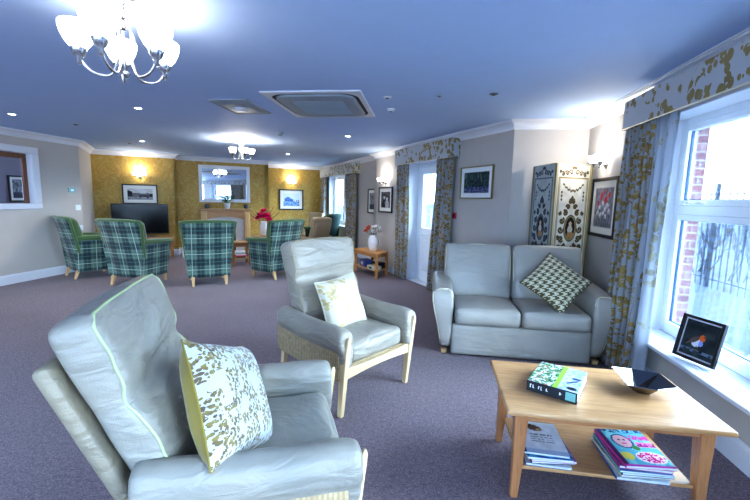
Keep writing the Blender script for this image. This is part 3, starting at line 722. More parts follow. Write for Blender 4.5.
# big window (right): pelmet front at x' 1.62
q = Wp(1.76, 2.27); pelmet('long leaf patterned pelmet over the big window at the right', (q.x, q.y, 2.085), RW-PI/2, 2.9, .235, .19)
curtain('curtain', 'full length gold leaf curtain hanging left of the big window', Wp(1.625, 3.50, 0), RW-PI/2, .46, .02, 2.11, 8, .038, 3, None, flare=.22, sway=-.07)
curtain('curtain', 'pale sunlit lining of the curtain against the big window frame', Wp(1.63, 3.19, 0), RW-PI/2, .22, .02, 2.11, 3, .024, 12, None, m=M['lining'], sway=-.10)
curtain('curtain', 'full length leaf patterned curtain at the near end of the big window', Wp(1.62, 1.10, 0), RW-PI/2, .45, .02, 2.11, 6, .035, 8, None)
# door
q = Dp(3.5, 5.63); pelmet('leaf patterned pelmet above the white glazed door', (q.x, q.y, 2.085), RD-PI/2, 1.78, .275, .15)
curtain('curtain', 'gold leaf curtain left of the glazed door beside the vase table', Dp(3.40, 6.28, 0), RD-PI/2, .40, .02, 2.1, 5, .04, 21, None)
curtain('curtain', 'gold leaf curtain right of the glazed door behind the sofa', Dp(3.40, 4.98, 0), RD-PI/2, .40, .02, 2.1, 5, .04, 25, None, flare=.1, sway=-.10)
# far window
q = Dp(3.65, 10.30); pelmet('leaf patterned pelmet above the far window by the gold wall', (q.x, q.y, 2.085), RD-PI/2, 2.7, .25, .22)
curtain('curtain', 'gold leaf curtain at the gold wall side of the far window', Dp(3.52, 11.60, 0), RD-PI/2, .42, .02, 2.1, 5, .04, 31, None)
curtain('curtain', 'gold leaf curtain at the recess side of the far window', Dp(3.52, 9.28, 0), RD-PI/2, .62, .02, 2.1, 6, .04, 35, None)
# second window (seen in the mirror)
q = Wp(1.76, -.47); pelmet('leaf patterned pelmet of the window reflected in the mirror', (q.x, q.y, 2.10), RW-PI/2, 2.9, .22, .15)
curtain('curtain', 'gold leaf curtain of the window reflected in the mirror', Wp(1.66, .70, 0), RW-PI/2, .5, .02, 2.12, 6, .045, 41, None)

# ------------------------------------------------------------------ armchairs
def wr(q, f, s=0):
    return noise.noise(Vector((q[0]*f+s, q[1]*f, q[2]*f)))
def armchair(label, loc, rz, lm, side, pipe, seed, woodm=('beech', 'beechx'), group=None, lean_deg=14.5, Wd=.66, by=-.205):
    """local +y is the front; origin on the floor under the seat"""
    t = thing('armchair', label, 'armchair', loc, rz, group)
    # seat
    b = MB()
    def sf(q, n):
        q[2] += .01*wr(q, 5, seed)*(n[2] > 0); return q
    b.soft((.555, .56, .15), .045, (0, .075, .415), (0, .012, .022), 10, sf); b.build('seat_cushion', lm, t)
    # backrest (leaning)
    lean = Matrix.Translation((0, by, .40)) @ Matrix.Rotation(math.radians(lean_deg), 4, 'X')
    H = .73; TH = .12 if lean_deg > 20 else .15
    def bf(q, n):
        z = q[2]+H/2; v = z/H
        crease = math.exp(-((v-.60)/.055)**2)
        head = 1/(1+math.exp(-(v-.61)*18))
        if n[1] > -.2:
            q[1] += -.036*crease*max(0, n[1]+.2)*(.5+.5*(1-n[0]**4))+.018*head*max(0, n[1])-.012*(1-head)*math.sin(v*PI/.6*1.0)*-1*max(0, n[1])
            q[1] += .011*wr((q[0]*1.2, q[1], q[2]*3), 6, seed)*max(0, n[1])
        narrow = 1-.10*(1-v)-.015*crease
        q[0] = q[0]*narrow+.006*wr((q[0], q[1], q[2]*3.5), 7, seed+4)*abs(n[0])
        q[2] += .012*(1-n[0]**2)*max(0, n[2])
        return q
    b = MB(); b.soft((Wd, TH, H), .045, (0, .045-(.155-TH)/2, H/2), (0, .018, 0), 16, bf, lean); b.build('back_cushion', lm, t, subd=1)
    # piping following the front edge
    pts = []
    def edge(x, z, nx, nz_):
        q = Vector((x, TH/2-.010, z-H/2)); q = bf(q, [nx, .93, nz_]); q += Vector((0, .045-(.155-TH)/2, H/2)); return tuple(lean @ q)
    k = 26
    left = [edge(-Wd/2+.012, .03+(H-.075)*i/k, -.97, -1+2*i/k) for i in range(k+1)]
    top = [edge(-Wd/2+.05+(Wd-.10)*i/12, H-.014, -.85+1.7*i/12, .97) for i in range(13)]
    right = [edge(Wd/2-.012, .03+(H-.075)*i/k, .97, -1+2*i/k) for i in range(k, -1, -1)]
    b = MB(); b.tube(left+top+right, .0048, 6); b.build('piping', pipe, t)
    # outer back shell
    b = MB()
    def shf(q, n): q[0] *= 1-.09*(1-(q[2]+.36)/.72); return q
    b.soft((Wd-(.02 if lean_deg > 20 else .10), .055, .80), .024, (0, -.080 if lean_deg > 20 else -.05, .235), (0, 0, 0), 8, shf, lean); b.build('back_shell', M['leather_shell'] if lm in (M['leather'], M['leather_cream']) else lm, t)
    # arms
    for s_ in (-1, 1):
        prof = [(.285, .335), (.282, .50), (.284, .565), (.296, .600), (.322, .620), (.355, .624), (.388, .612), (.408, .586), (.414, .545), (.408, .500), (.394, .474), (.380, .462), (.368, .335)]
        rings = []
        ys = [.395, .392, .38, .355, .30, .2, .05, -.1, -.22, -.30, -.33]
        sc = [.45, .78, .93, 1, 1, 1, 1, 1, 1, 1, .9]
        for y, c_ in zip(ys, sc):
            v = (y+.33)/.72; dz = .025*(1-v)**2-.012*math.sin(v*PI)+(.0 if v < .9 else -.01); widen = 1+.10*max(0, v-.3)
            cx, cz = .345, .50 if True else 0
            ring = []
            for x, z in prof:
                low = z < .45
                xx = cx+(x-cx)*c_*widen; zz = cz+(z-cz)*(c_ if not low else (c_*.5+.5))+dz
                ring.append((s_*xx, y+.004*wr((x*3, y, z*3), 5, seed), zz))
            rings.append(ring if s_ < 0 else ring[::-1])
        b = MB(); b.loft(rings); b.build('armrest', lm, t, subd=1)
        b = MB(); b.prism([(-.34, .30), (.345, .26), (.345, .52), (-.34, .55)] if True else [], -.010, .010, Matrix(((0, 0, 1, s_*.378), (1, 0, 0, 0), (0, 1, 0, 0), (0, 0, 0, 1))))
        sp_ = b.build('side_panel', side, t, bevel=.006)
        # front leg: bent wood rising in front of the arm
        rings = []
        for z, y, dx, dy in ((0, .335, .016, .018), (.15, .348, .018, .022), (.30, .36, .020, .026), (.40, .372, .020, .026), (.47, .384, .018, .022), (.52, .396, .016, .017), (.555, .405, .013, .012), (.57, .408, .008, .006)):
            rings.append([(s_*.350+a_*dx, y+b_*dy, z) for a_, b_ in ((-1, -1), (1, -1), (1, 1), (-1, 1))])
        b = MB(); b.loft(rings, smooth=False); b.build('leg', M[woodm[0]], t, bevel=.005)
        rings = []
        for z, y, d in ((0, -.40, .015), (.18, -.355, .019), (.34, -.33, .022)):
            rings.append([(s_*.32+a_*d, y+b_*d, z) for a_, b_ in ((-1, -1), (1, -1), (1, 1), (-1, 1))])
        b = MB(); b.loft(rings, smooth=False); b.build('leg', M[woodm[0]], t, bevel=.004)
    b = MB()
    def rf(q, n): return q
    b.grid(1, 1, lambda u, v: (0, 0, 0)) if False else None
    n_ = 12; rings = []
    for i in range(n_+1):
        x = -.335+.67*i/n_; up = .345-.012*math.sin(i/n_*PI); lo = .268+.016*math.sin(i/n_*PI)
        rings.append([(x, .345, lo), (x, .375, lo), (x, .375, up), (x, .345, up)])
    b = MB(); b.loft(rings, smooth=False); b.build('front_rail', M[woodm[1]], t, bevel=.004)
    b = MB(); b.box((0, .02, .32), (.70, .64, .05)); b.build('seat_frame', side, t)
    return t
def heading(dx, dy): return math.atan2(dy, dx)-PI/2
def place_front(cx, cy, hd, off=.36): return (cx-math.cos(hd+PI/2)*off, cy-math.sin(hd+PI/2)*off, 0)
h1 = math.radians(15.4)-PI/2
armchair('grey leatherette armchair nearest the camera with pale green piping', place_front(-.15, 1.60, h1, .37), h1, M['leather'], M['weave'], M['pipe'], 2.0, lean_deg=22, Wd=.72, by=-.23)
h2 = heading(.742, -.67)
armchair('grey leatherette armchair holding a plain cream cushion, beside the sofa', place_front(.03, 2.69, h2, .34), h2, M['leather_cream'], M['weave'], M['pipe_t'], 9.0)
# far beige armchairs near the far window
q = Dp(2.52, 9.05); armchair('beige fabric high back armchair seen from behind near the far window', (q.x, q.y, 0), RD+.45, M['beige'], M['beige'], M['pipe_w'], 5.0).scale = (.86, .86, .90)
q = Dp(2.98, 11.0); armchair('beige armchair with rolled headrest against the gold wall corner', (q.x, q.y, 0), RD+2.2, M['beige'], M['beige'], M['pipe_w'], 6.0).scale = (.8, .8, .92)

# throw cushions
def pillow(name, label, loc, rot, size, th, m, mback, border=None, seed=1):
    t = thing(name, label, 'cushion', loc); t.rotation_euler = rot
    for side, mm, nm in ((1, m, 'front_cover'), (-1, mback, 'back_cover')):
        b = MB()
        def fn(u, v):
            x, y = 2*u-1, 2*v-1
            pin = 1-.075*(1-y*y) if True else 1
            X = x*(1-.07*(1-y*y)*abs(x)**3)*size/2; Y = y*(1-.07*(1-x*x)*abs(y)**3)*size/2
            z = side*th/2*((1-x**4)**.6)*((1-y**4)**.6)*(1+.10*noise.noise(Vector((x*1.7+seed, y*1.7, side))))
            return ((X, z*1.0, Y), (u*size*2, v*size*2))
        b.grid(22, 22, fn)
        if side > 0: b.f = [f_[::-1] for f_ in b.f]; b.uv = {k_: v_[::-1] for k_, v_ in b.uv.items()}
        b.build(nm, mm, t)
    e_ = [(x*(1-.07*(1-y*y)*abs(x)**3)*size/2, 0, y*(1-.07*(1-x*x)*abs(y)**3)*size/2) for x, y in [(-1+2*i/10, -1) for i in range(10)]+[(1, -1+2*i/10) for i in range(10)]+[(1-2*i/10, 1) for i in range(10)]+[(-1, 1-2*i/10) for i in range(11)]]
    b = MB(); b.tube(e_, .004, 6); b.build('seam', mback, t); return t
PILLOWS = True

# ------------------------------------------------------------------ sofa
SO = thing('sofa', 'grey leatherette two seat sofa with flared arms against the corner', 'sofa', Wp(.82, 3.98, 0), RW+PI)   # local +y = front (towards camera)
lm = M['leather_sofa']
b = MB(); b.soft((1.24, .70, .30), .03, (0, .045, .165), (0, .006, 0), 12); b.build('base', lm, SO)
for s_ in (-1, 1):
    def f2(q, n): q[2] += .007*wr(q, 6, s_*3); return q
    b = MB(); b.soft((.595, .62, .16), .045, (s_*.300, .13, .395), (0, .015, .020), 12, f2); b.build('seat_cushion', lm, SO, subd=1)
    mt = Matrix.Translation((s_*.348, -.20, .43)) @ Matrix.Rotation(math.radians(13), 4, 'X')
    def f3(q, n):
        q[1] += .010*wr((q[0], q[1], q[2]*1.5), 6, s_*5)*max(0, n[1]); q[2] += .012*(1-n[0]**2)*max(0, n[2]); return q
    b = MB(); b.soft((.69, .20, .58), .05, (0, .02, .285), (0, .030, .0), 12, f3, mt); b.build('back_cushion', lm, SO, subd=1)
    # piping round each back cushion
    pp = [(-.328, .105, .20), (-.332, .105, .35), (-.330, .10, .52), (-.31, .10, .552), (0, .115, .567), (.31, .10, .552), (.330, .10, .52), (.332, .105, .35), (.328, .105, .20)]
    b = MB(); b.tube([tuple(mt @ Vector(p)) for p in pp], .005, 6); b.build('piping', M['pipe_w'], SO)
    # flared arm: loft from bottom to rounded top
    rings = []
    sec = [(0.025, .625, .715, .37), (.15, .620, .735, .385), (.30, .612, .762, .40), (.45, .606, .798, .412), (.55, .606, .815, .414), (.60, .612, .815, .405), (.630, .632, .802, .385), (.640, .66, .775, .36)]
    for z, xi, xo, yf in sec:
        yb = -.36; r_ = .035; ring = []
        slope = .045 if z > .5 else 0
        for cx, cy, a0 in ((xo-r_, yf-r_, 0), (xi+r_, yf-r_, PI/2), (xi+r_, yb+r_, PI), (xo-r_, yb+r_, 1.5*PI)):
            for k_ in range(5):
                a_ = a0+PI/2*k_/4; ring.append((s_*(cx+r_*math.cos(a_)), cy+r_*math.sin(a_), z+(slope*(yf-cy)/.7 if z > .5 else 0)))
        rings.append(ring if s_ > 0 else ring[::-1])
    b = MB(); b.loft(rings); b.build('armrest', lm, SO, subd=1)
    pts = [(s_*(xo-.012), yf-.010, z) for z, xi, xo, yf in sec[1:-2]]+[(s_*.765, .378, .628), (s_*.73, .372, .638), (s_*.66, .372, .638), (s_*.628, .382, .615), (s_*.614, .398, .56)]
    b = MB(); b.tube(pts, .005, 6); b.build('piping', M['pipe_w'], SO)
b = MB(); b.soft((1.38, .10, .84), .04, (0, -.35, .48), (0, 0, 0), 10, lambda q, n: Vector((q[0], q[1]-.10*(q[2]+.42)/.84, q[2]))); b.build('back_frame', lm, SO)
for x, y in ((-.68, .32), (.68, .32), (-.68, -.34), (.68, -.34)):
    b = MB(); b.loft([[(x+a_*d, y+c_*d, z) for a_, c_ in ((-1, -1), (1, -1), (1, 1), (-1, 1))] for z, d in ((0, .02), (.04, .028))], smooth=False); b.build('leg', M['oak'], SO, bevel=.003)

# ------------------------------------------------------------------ throw cushions on chairs and sofa
def frame_rot(right, up):
    r_ = Vector(right).normalized(); u_ = Vector(up); u_ = (u_-r_*u_.dot(r_)).normalized(); n_ = u_.cross(r_)   # local x=right, z=up, y = z cross x
    return Matrix((r_, n_, u_)).transposed().to_euler()
# cushions face local +y side = 'front_cover' on +y ; see placement below
v1 = Vector((math.cos(h1+PI/2), math.sin(h1+PI/2), 0)); u1 = Vector((v1.y, -v1.x, 0))      # front and right of chair 1
v2 = Vector((math.cos(h2+PI/2), math.sin(h2+PI/2), 0)); u2 = Vector((v2.y, -v2.x, 0))
c1 = Vector(place_front(-.15, 1.60, h1, .37)); c2 = Vector(place_front(.03, 2.69, h2, .34))
pillow('throw_cushion', 'silver leaf cushion with mustard back leaning in the nearest armchair', Vector((-.535, 1.37, .70)), frame_rot(u1*.86-v1*.42+Vector((0, 0, .42)), (Vector((0, 0, .86))-v1*.34-u1*.30)), .43, .18, M['cush_gold'], M['bead'], seed=3)
pillow('throw_cushion', 'cream cushion with faint leaf pattern upright on the armchair by the sofa', c2+v2*.0+u2*.035+Vector((0, 0, .665)), frame_rot(u2+Vector((0, 0, -.08)), Vector((0, 0, 1))-v2*.36), .40, .13, M['cush_cream'], M['cush_cream'], seed=8)
wf = Wp(0, -1, 0); wx = Wp(1, 0, 0); dg = (Vector((0, 0, .78))-wf*.62).normalized()
pillow('throw_cushion', 'houndstooth cushion standing on its corner on the sofa', Wp(1.15, 3.79, .715), frame_rot(-wx+dg*.9, wx*.9+dg), .46, .14, M['hound'], M['hound'], seed=5)

# ------------------------------------------------------------------ plaid wing chairs
def tubchair():
    t = thing('tub_chair', 'green plaid chair', 'armchair', (0, 0, 0), 0, 'green plaid fireside chairs')
    def backpt(s_, v, dep):     # s across -1..1, v 0..1 up
        hw = .30+.105*v**1.2; z = .13+.92*v+.0*s_*s_-.018*abs(s_)**3*(v > .95)
        x = s_*hw; y = -.27-.13*v-.05*v*v+.07*abs(s_)**2.5+dep; return (x, y, z)
    b = MB(); nu, nv = 14, 14
    rows_o = [[backpt(-1+2*i/nu, j/nv, -.0) for i in range(nu+1)] for j in range(nv+1)]
    rows_i = [[(lambda p: (p[0]*.97, p[1]+.05, p[2]))(backpt(-1+2*i/nu, j/nv, 0)) for i in range(nu+1)] for j in range(nv+1)]
    rings = [ro+ri[::-1] for ro, ri in zip(rows_o, rows_i)]
    b.loft(rings); b.build('back_shell', M['plaid'], t)
    b = MB()
    rings = []
    for j in range(nv+1):
        v = .20+.835*j/nv; th = .10+.03*math.sin(v*PI); k_ = 1.0 if j < nv else .92
        o_ = [(p[0]*1.035*k_, p[1]+.045, p[2]+(.0)) for p in (backpt(-1+2*i/nu, v, 0) for i in range(nu+1))]
        i_ = [(p[0]*.93*k_, p[1]+.045+th*(1 if j < nv else .7), p[2]) for p in (backpt(-1+2*i/nu, v, 0) for i in range(nu+1))]
        rings.append(o_+i_[::-1])
    b.loft(rings); b.build('back_cushion', M['green'], t, subd=1)
    pts = [backpt(-1, .35+.65*j/8, 0) for j in range(9)]+[backpt(-1+2*i/12, 1, 0) for i in range(1, 12)]+[backpt(1, 1-.65*j/8, 0) for j in range(9)]
    pts = [(p[0]*1.01, p[1]+.02, p[2]+.004) for p in pts]
    b = MB(); b.tube(pts, .026, 8); b.build('border', M['green'], t)
    for s_ in (-1, 1):
        rings = []
        for j in range(9):
            v = j/8; z = .13+.53*v; xo = .315+.045*v; yf = .30+.035*v
            rings.append([(s_*xo, -.27-.05*v, z), (s_*(xo+.012), 0, z), (s_*xo, yf-.03, z), (s_*(xo-.02), yf, z), (s_*(xo-.07), yf, z), (s_*(xo-.075), -.25, z)])
            if s_ < 0: rings[-1] = rings[-1][::-1]
        b = MB(); b.loft(rings[::1], smooth=False); b.build('side_panel', M['plaidy'], t)
        b = MB(); b.soft((.105, .66, .075), .034, (s_*.325, .035, .685), (0, 0, .008), 8, lambda q, n: Vector((q[0]*(1+.12*n[1]), q[1], q[2]+.03*(1-n[1])*.5))); b.build('armrest', M['green'], t)
    b = MB(); b.soft((.50, .54, .14), .05, (0, .03, .43), (0, .01, .02), 8); b.build('seat_cushion', M['green'], t)
    b = MB(); b.box((0, .02, .25), (.58, .56, .22)); b.build('seat_base', M['plaid'], t, bevel=.02)
    for x, y, oy in ((-.26, .26, .02), (.26, .26, .02), (-.25, -.25, -.05), (.25, -.25, -.05)):
        b = MB(); b.loft([[(x+a_*d, y+oo+c_*d, z) for a_, c_ in ((-1, -1), (1, -1), (1, 1), (-1, 1))] for z, d, oo in ((0, .017, oy), (.15, .027, 0))], smooth=False); b.build('leg', M['oak'], t, bevel=.003)
    return t
tc_ = tubchair()
def ang(deg): return math.radians(deg)-PI/2
spots = [((-5.10, 6.84), 52, 'green plaid wing chair in profile nearest the left wall'),
         ((-3.93, 6.36), 78, 'green plaid wing chair seen from behind in front of the television'),
         ((-2.83, 6.48), 118, 'green plaid wing chair with its back squarely to the camera before the fireplace'),
         ((-1.87, 7.14), 146, 'green plaid wing chair angled left behind the cream armchair back')]
for i, ((x, y), a_, lb) in enumerate(spots):
    if i == 0: tc_.location = (x, y, 0); tc_.rotation_euler = (0, 0, ang(a_)); tc_['label'] = lb
    else: copy_tree(tc_, (x, y, 0), ang(a_), lb)
t = copy_tree(tc_, Dp(3.02, 10.0, 0), RD+.75, 'dark green wing chair partly hidden beyond the beige armchair by the far window')
for ch in [k for k in bpy.data.objects if k.parent == t]:
    if ch.name.startswith(('back_shell', 'side_panel', 'seat_base')):
        me = ch.data.copy(); me.materials.clear(); me.materials.append(M['darkgreen']); ch.data = me

# ------------------------------------------------------------------ television and stands
t = thing('television', 'large black flat screen television on a low oak stand', 'television', Dp(-1.19, 10.22, .50), RD)
b = MB(); b.box((0, 0, .41), (1.12, .05, .68)); b.build('casing', M['black'], t, bevel=.006)
b = MB(); b.box((0, -.028, .415), (1.08, .006, .63)); b.build('screen', M['tv'], t)
b = MB(); b.box((0, 0, .04), (.12, .05, .08)); b.box((0, -.02, .008), (.55, .22, .016)); b.build('stand', M['grey'], t, bevel=.004)
def table(name, label, loc, rz, w, d, h, cat='table', shelf=None, leg=.045, top=.03, inset=.02, m=('oakx', 'oakz'), apron=.07, drawer=False):
    t = thing(name, label, cat, loc, rz)
    b = MB(); b.box((0, 0, h-top/2), (w, d, top)); b.build('table_top', M[m[0]], t, bevel=.005)
    for sx in (-1, 1):
        for sy in (-1, 1):
            b = MB(); x, y = sx*(w/2-inset-leg/2), sy*(d/2-inset-leg/2); b.box((x, y, (h-top)/2), (leg, leg, h-top)); b.build('leg', M[m[1]], t, bevel=.003)
    b = MB(); a = inset+leg*.5
    for sy in (-1, 1): b.box((0, sy*(d/2-a), h-top-apron/2), (w-2*inset-2*leg+.004, .02, apron))
    for sx in (-1, 1): b.box((sx*(w/2-a), 0, h-top-apron/2), (.02, d-2*inset-2*leg+.004, apron))
    b.build('apron', M['oakapron'], t)
    if shelf: b = MB(); b.box((0, 0, shelf), (w-2*inset-.01, d-2*inset-.01, .02)); b.build('shelf', M[m[0]], t)
    return t
table('tv_stand', 'low oak stand holding the television', Dp(-1.19, 10.22, 0), RD, 1.30, .48, .50, 'tv stand', shelf=.2)
table('side_table', 'small square oak side table between the two chairs before the fireplace', Dp(.80, 8.75, 0), RD+.1, .42, .40, .50, shelf=.15)
table('side_table', 'oak side table carrying the vase of pink flowers', Dp(1.42, 9.55, 0), RD, .46, .46, .55)
table('side_table', 'low oak side table behind the angled green chair by the window', Dp(2.1, 9.75, 0), RD, .50, .42, .50)
t = thing('bottle', 'small white container standing on the floor by the television stand', 'container', Dp(-.32, 10.05, 0), RD); b = MB(); b.lathe([(.001, 0), (.05, 0), (.052, .16), (.03, .19), (.03, .22), (.001, .22)], 14); b.build('body', M['ceramic'], t)
for i, (dx, mm) in enumerate(((-.09, 'leaf'), (0.0, 'pink'), (.10, 'paper'))):
    b = MB(); b.box((0, 0, .012), (.20, .27, .024)); o = b.build('magazine', M[mm], loc=Dp(.80, 8.75, .161+.026*i), rz=RD+dx); tag(o, ['green magazine lowest on the fireside side table shelf', 'pink magazine in the middle of the fireside table shelf', 'white magazine on top of the fireside table shelf'][i], 'magazine', 'magazines under the fireside table')

# fireplace
t = thing('fireplace', 'light oak fire surround with white marble inset below the mirror', 'fireplace', Dp(.655, 10.9, 0), RD)
b = MB(); b.box((0, -.12, 1.125), (1.26, .24, .035)); b.box((0, -.11, 1.095), (1.20, .20, .03)); b.build('mantel_shelf', M['oakx'], t, bevel=.006)
for s_ in (-1, 1):
    b = MB(); b.box((s_*.525, -.08, .545), (.15, .15, 1.07)); b.box((s_*.525, -.16, .55), (.09, .02, .95)); b.box((s_*.525, -.085, .06), (.18, .17, .12)); b.build('pilaster', M['oak'], t, bevel=.006)
b = MB()
n_ = 16; lo = [(-.46+.92*i/n_, .86+.07*(1-(2*i/n_-1)**2)) for i in range(n_+1)]
b.prism([(x, z) for x, z in lo]+[(.46, 1.08), (-.46, 1.08)], -.075, .045, Matrix(((1, 0, 0, 0), (0, 0, -1, -.08), (0, 1, 0, 0), (0, 0, 0, 1)))); b.build('header', M['oakx'], t)
b = MB(); b.box2((-.46, -.05, 0), (-.24, -.012, 1.0)); b.box2((.24, -.05, 0), (.46, -.012, 1.0)); b.box2((-.24, -.05, .62), (.24, -.012, 1.0)); b.build('marble_inset', M['marble'], t)
b = MB(); b.box2((-.23, -.06, .02), (.23, -.02, .61)); b.build('fire_box', M['black'], t, bevel=.004)
b = MB(); b.box2((-.17, -.09, .12), (.17, -.06, .45)); b.box2((-.2, -.11, .02), (.2, -.06, .10)); b.build('fire_front', M['grey'], t, bevel=.01)
b = MB(); b.box((0, -.25, .02), (1.2, .42, .04)); b.build('hearth', M['marble'], t, bevel=.005)
for x, lb in ((-.44, 'dark glazed ball ornament at the left end of the mantel'), (.50, 'dark glazed ball ornament at the right end of the mantel')):
    q = Dp(.655+x, 10.77, 1.143+.0); b = MB(); b.ball((0, 0, .062), .062, 20); o = b.build('ornament', M['stone'], loc=q, rz=RD); tag(o, lb, 'ornament')
def leaf(b, base, dirv, L, w, droop=.3):
    d = Vector(dirv).normalized(); side = d.cross(Vector((0, 0, 1))); side = side.normalized() if side.length > .01 else Vector((1, 0, 0)); r = []
    for i in range(5):
        v = i/4; p = Vector(base)+d*(L*v)+Vector((0, 0, -droop*L*v*v)); ww = w*math.sin(PI*(.08+.9*v)); r.append([tuple(p-side*ww), tuple(p+Vector((0, 0, -ww*.3))), tuple(p+side*ww)])
    b.loft(r, close=False, caps=False)
t = thing('potted_plant', 'small leafy plant in a white pot on the mantel', 'plant', Dp(.69, 10.77, 1.143), RD)
b = MB(); b.lathe([(.001, 0), (.065, 0), (.085, .14), (.09, .145), (.075, .145), (.07, .12), (.001, .12)], 20); b.build('pot', M['ceramic'], t)
b = MB()
for k in range(38):
    a = random.uniform(0, 2*PI); el = random.uniform(.25, 1.4); L = random.uniform(.14, .26); st = Vector((math.cos(a)*math.cos(el), math.sin(a)*math.cos(el), math.sin(el)))*random.uniform(.04, .20); st.y = -abs(st.y)*.4+.02; leaf(b, (st.x, st.y, .15+st.z), (math.cos(a), -abs(math.sin(a))*.3, math.sin(el)), L*.5, .034, .4); b.tube([(0, 0, .12), (st.x, st.y, .15+st.z)], .002, 4)
b.build('foliage', M['leaf'], t)
def blossom(b, c, r, seed):
    rr = random.Random(seed)
    for k in range(14):
        a = rr.uniform(0, 2*PI); el = rr.uniform(-.2, 1.4); leaf(b, c, (math.cos(a)*math.cos(el), math.sin(a)*math.cos(el), math.sin(el)), r, r*.45, .25)
def vase(label, loc, rz, prof, flowers, stems=None, name='flower_vase'):
    t = thing(name, label, 'vase', loc, rz); b = MB(); b.lathe(prof, 24); b.build('vase_body', M['ceramic'], t)
    H = prof[-1][1] if prof[-1][1] > .1 else max(z for r, z in prof)
    sb = MB(); groups = {}
    for k, (x, y, z, r, mm) in enumerate(flowers):
        sb.tube([(0, 0, H*.6), (x*.4, y*.4, H+(z-H)*.5), (x, y, z)], .003, 5); groups.setdefault(mm, []).append((x, y, z, r))
    if stems:
        for x, y, z in stems: leaf(sb, (x*.2, y*.2, H), (x, y, z-H), math.dist((x*.2, y*.2, H), (x, y, z)), .022, .05)
    sb.build('stems', M['stem'], t)
    for mm, fl in groups.items():
        for k, (x, y, z, r) in enumerate(fl):
            b = MB(); blossom(b, (x, y, z), r, k*7+len(mm)); b.build('blossom', M[mm], t)
    return t
vase('tall white vase of bright pink flowers right of the fireplace', Dp(1.42, 9.55, .55), RD, [(.001, 0), (.055, 0), (.085, .10), (.09, .2), (.075, .30), (.07, .34), (.062, .34), (.001, .30)],
     [(-.07, 0, .46, .14, 'pink'), (.08, -.03, .46, .14, 'pink'), (.0, -.05, .56, .13, 'pink'), (-.13, .02, .40, .11, 'pink'), (.13, .0, .38, .11, 'pink'), (.02, .04, .42, .13, 'pink')], [(.36, 0, .80), (.44, .05, .72), (-.26, 0, .66), (-.30, .05, .56), (.24, .04, .78), (-.20, .0, .70), (.38, .02, .62), (-.34, 0, .62)])
# corner table with vase of orange and white flowers
ct_ = thing('corner_table', 'honey oak corner table with lower shelf left of the door curtain', 'table', (0, 0, 0), 0)
A_, B_, C_, D_ = [Dp(*p) for p in ((2.86, 7.25), (2.97, 6.40), (3.26, 6.56), (3.42, 7.30))]
A_, B_, C_, D_ = Dp(2.86, 7.28), Dp(2.96, 6.37), Dp(3.30, 6.60), Dp(3.30, 7.34)
def inset(pts, k): c_ = sum(pts, Vector())/len(pts); return [p+(c_-p)*k for p in pts]
quad = [A_, B_, C_, D_]; M['honey'] = wood('honey_oak', C(196, 136, 76), C(224, 170, 106), axis=0); M['honeyz'] = wood('honey_oak_leg', C(176, 116, 64), C(206, 150, 92), axis=2)
org = sum(quad, Vector())/4; ct_.location = (org.x, org.y, 0)
loc4 = [p-org for p in quad]
b = MB(); b.prism([(p.x, p.y) for p in loc4], .44, .468); b.build('table_top', M['honey'], ct_, bevel=.005)
i4 = inset(loc4, .09)
for p in i4: b = MB(); b.box((p.x, p.y, .22), (.045, .045, .44), rot=(0, 0, RD)); b.build('leg', M['honeyz'], ct_, bevel=.003)
b = MB(); b.prism([(p.x, p.y) for p in inset(loc4, .07)], .12, .14); b.build('shelf', M['honey'], ct_)
b = MB()
for i in range(4):
    p, q = i4[i], i4[(i+1) % 4]; d = q-p; b.box(((p.x+q.x)/2, (p.y+q.y)/2, .41), (d.length-.04, .018, .06), rot=(0, 0, math.atan2(d.y, d.x)))
b.build('apron', M['honeyz'], ct_)
vase('rounded white vase of orange and white flowers on the corner table', Dp(3.08, 6.82, .468), RD, [(.001, 0), (.06, 0), (.095, .07), (.11, .16), (.10, .24), (.075, .29), (.075, .31), (.068, .31), (.001, .26)],
     [(-.14, -.02, .42, .065, 'orange'), (-.09, .03, .45, .065, 'orange'), (-.15, .04, .38, .06, 'orange'), (-.02, -.04, .45, .07, 'whitep'), (.06, 0, .46, .07, 'whitep'), (.02, .03, .38, .07, 'whitep'), (.12, -.02, .42, .065, 'whitep'), (.15, .02, .37, .06, 'whitep'), (-.03, -.03, .37, .06, 'whitep')])
bm_ = ((3.02, 7.02, .0, 'blue', 'blue book bundle at the far end of the corner table shelf'), (3.02, 6.62, .1, 'cream', 'cream boxed book at the near corner of the corner table shelf'), (3.18, 6.80, .3, 'dark', 'dark boxed game behind the cream box on the corner table shelf'))
M['blue'] = plain('blue_cover', C(64, 84, 150), .4, vary=.4, nscale=30); M['cream'] = plain('cream_cover', C(206, 200, 180), .5, vary=.2, nscale=30); M['dark'] = plain('dark_cover', C(42, 48, 62), .5, vary=.4, nscale=30)
for x, y, rr, mm, lb in bm_:
    n_ = {'blue': .13, 'cream': .07, 'dark': .10}[mm]
    t = thing('boxed_game' if mm != 'blue' else 'book', lb, 'box' if mm != 'blue' else 'book', Dp(x, y, .14), RD+rr); b = MB(); b.box((0, 0, n_/2), (.17, .26, n_)); b.build('cover', M[mm], t, bevel=.004)
    b = MB(); b.box((-.086, 0, n_/2), (.003, .10, n_*.45)); b.build('spine_label', M['slot'] if mm == 'cream' else M['cream'], t)

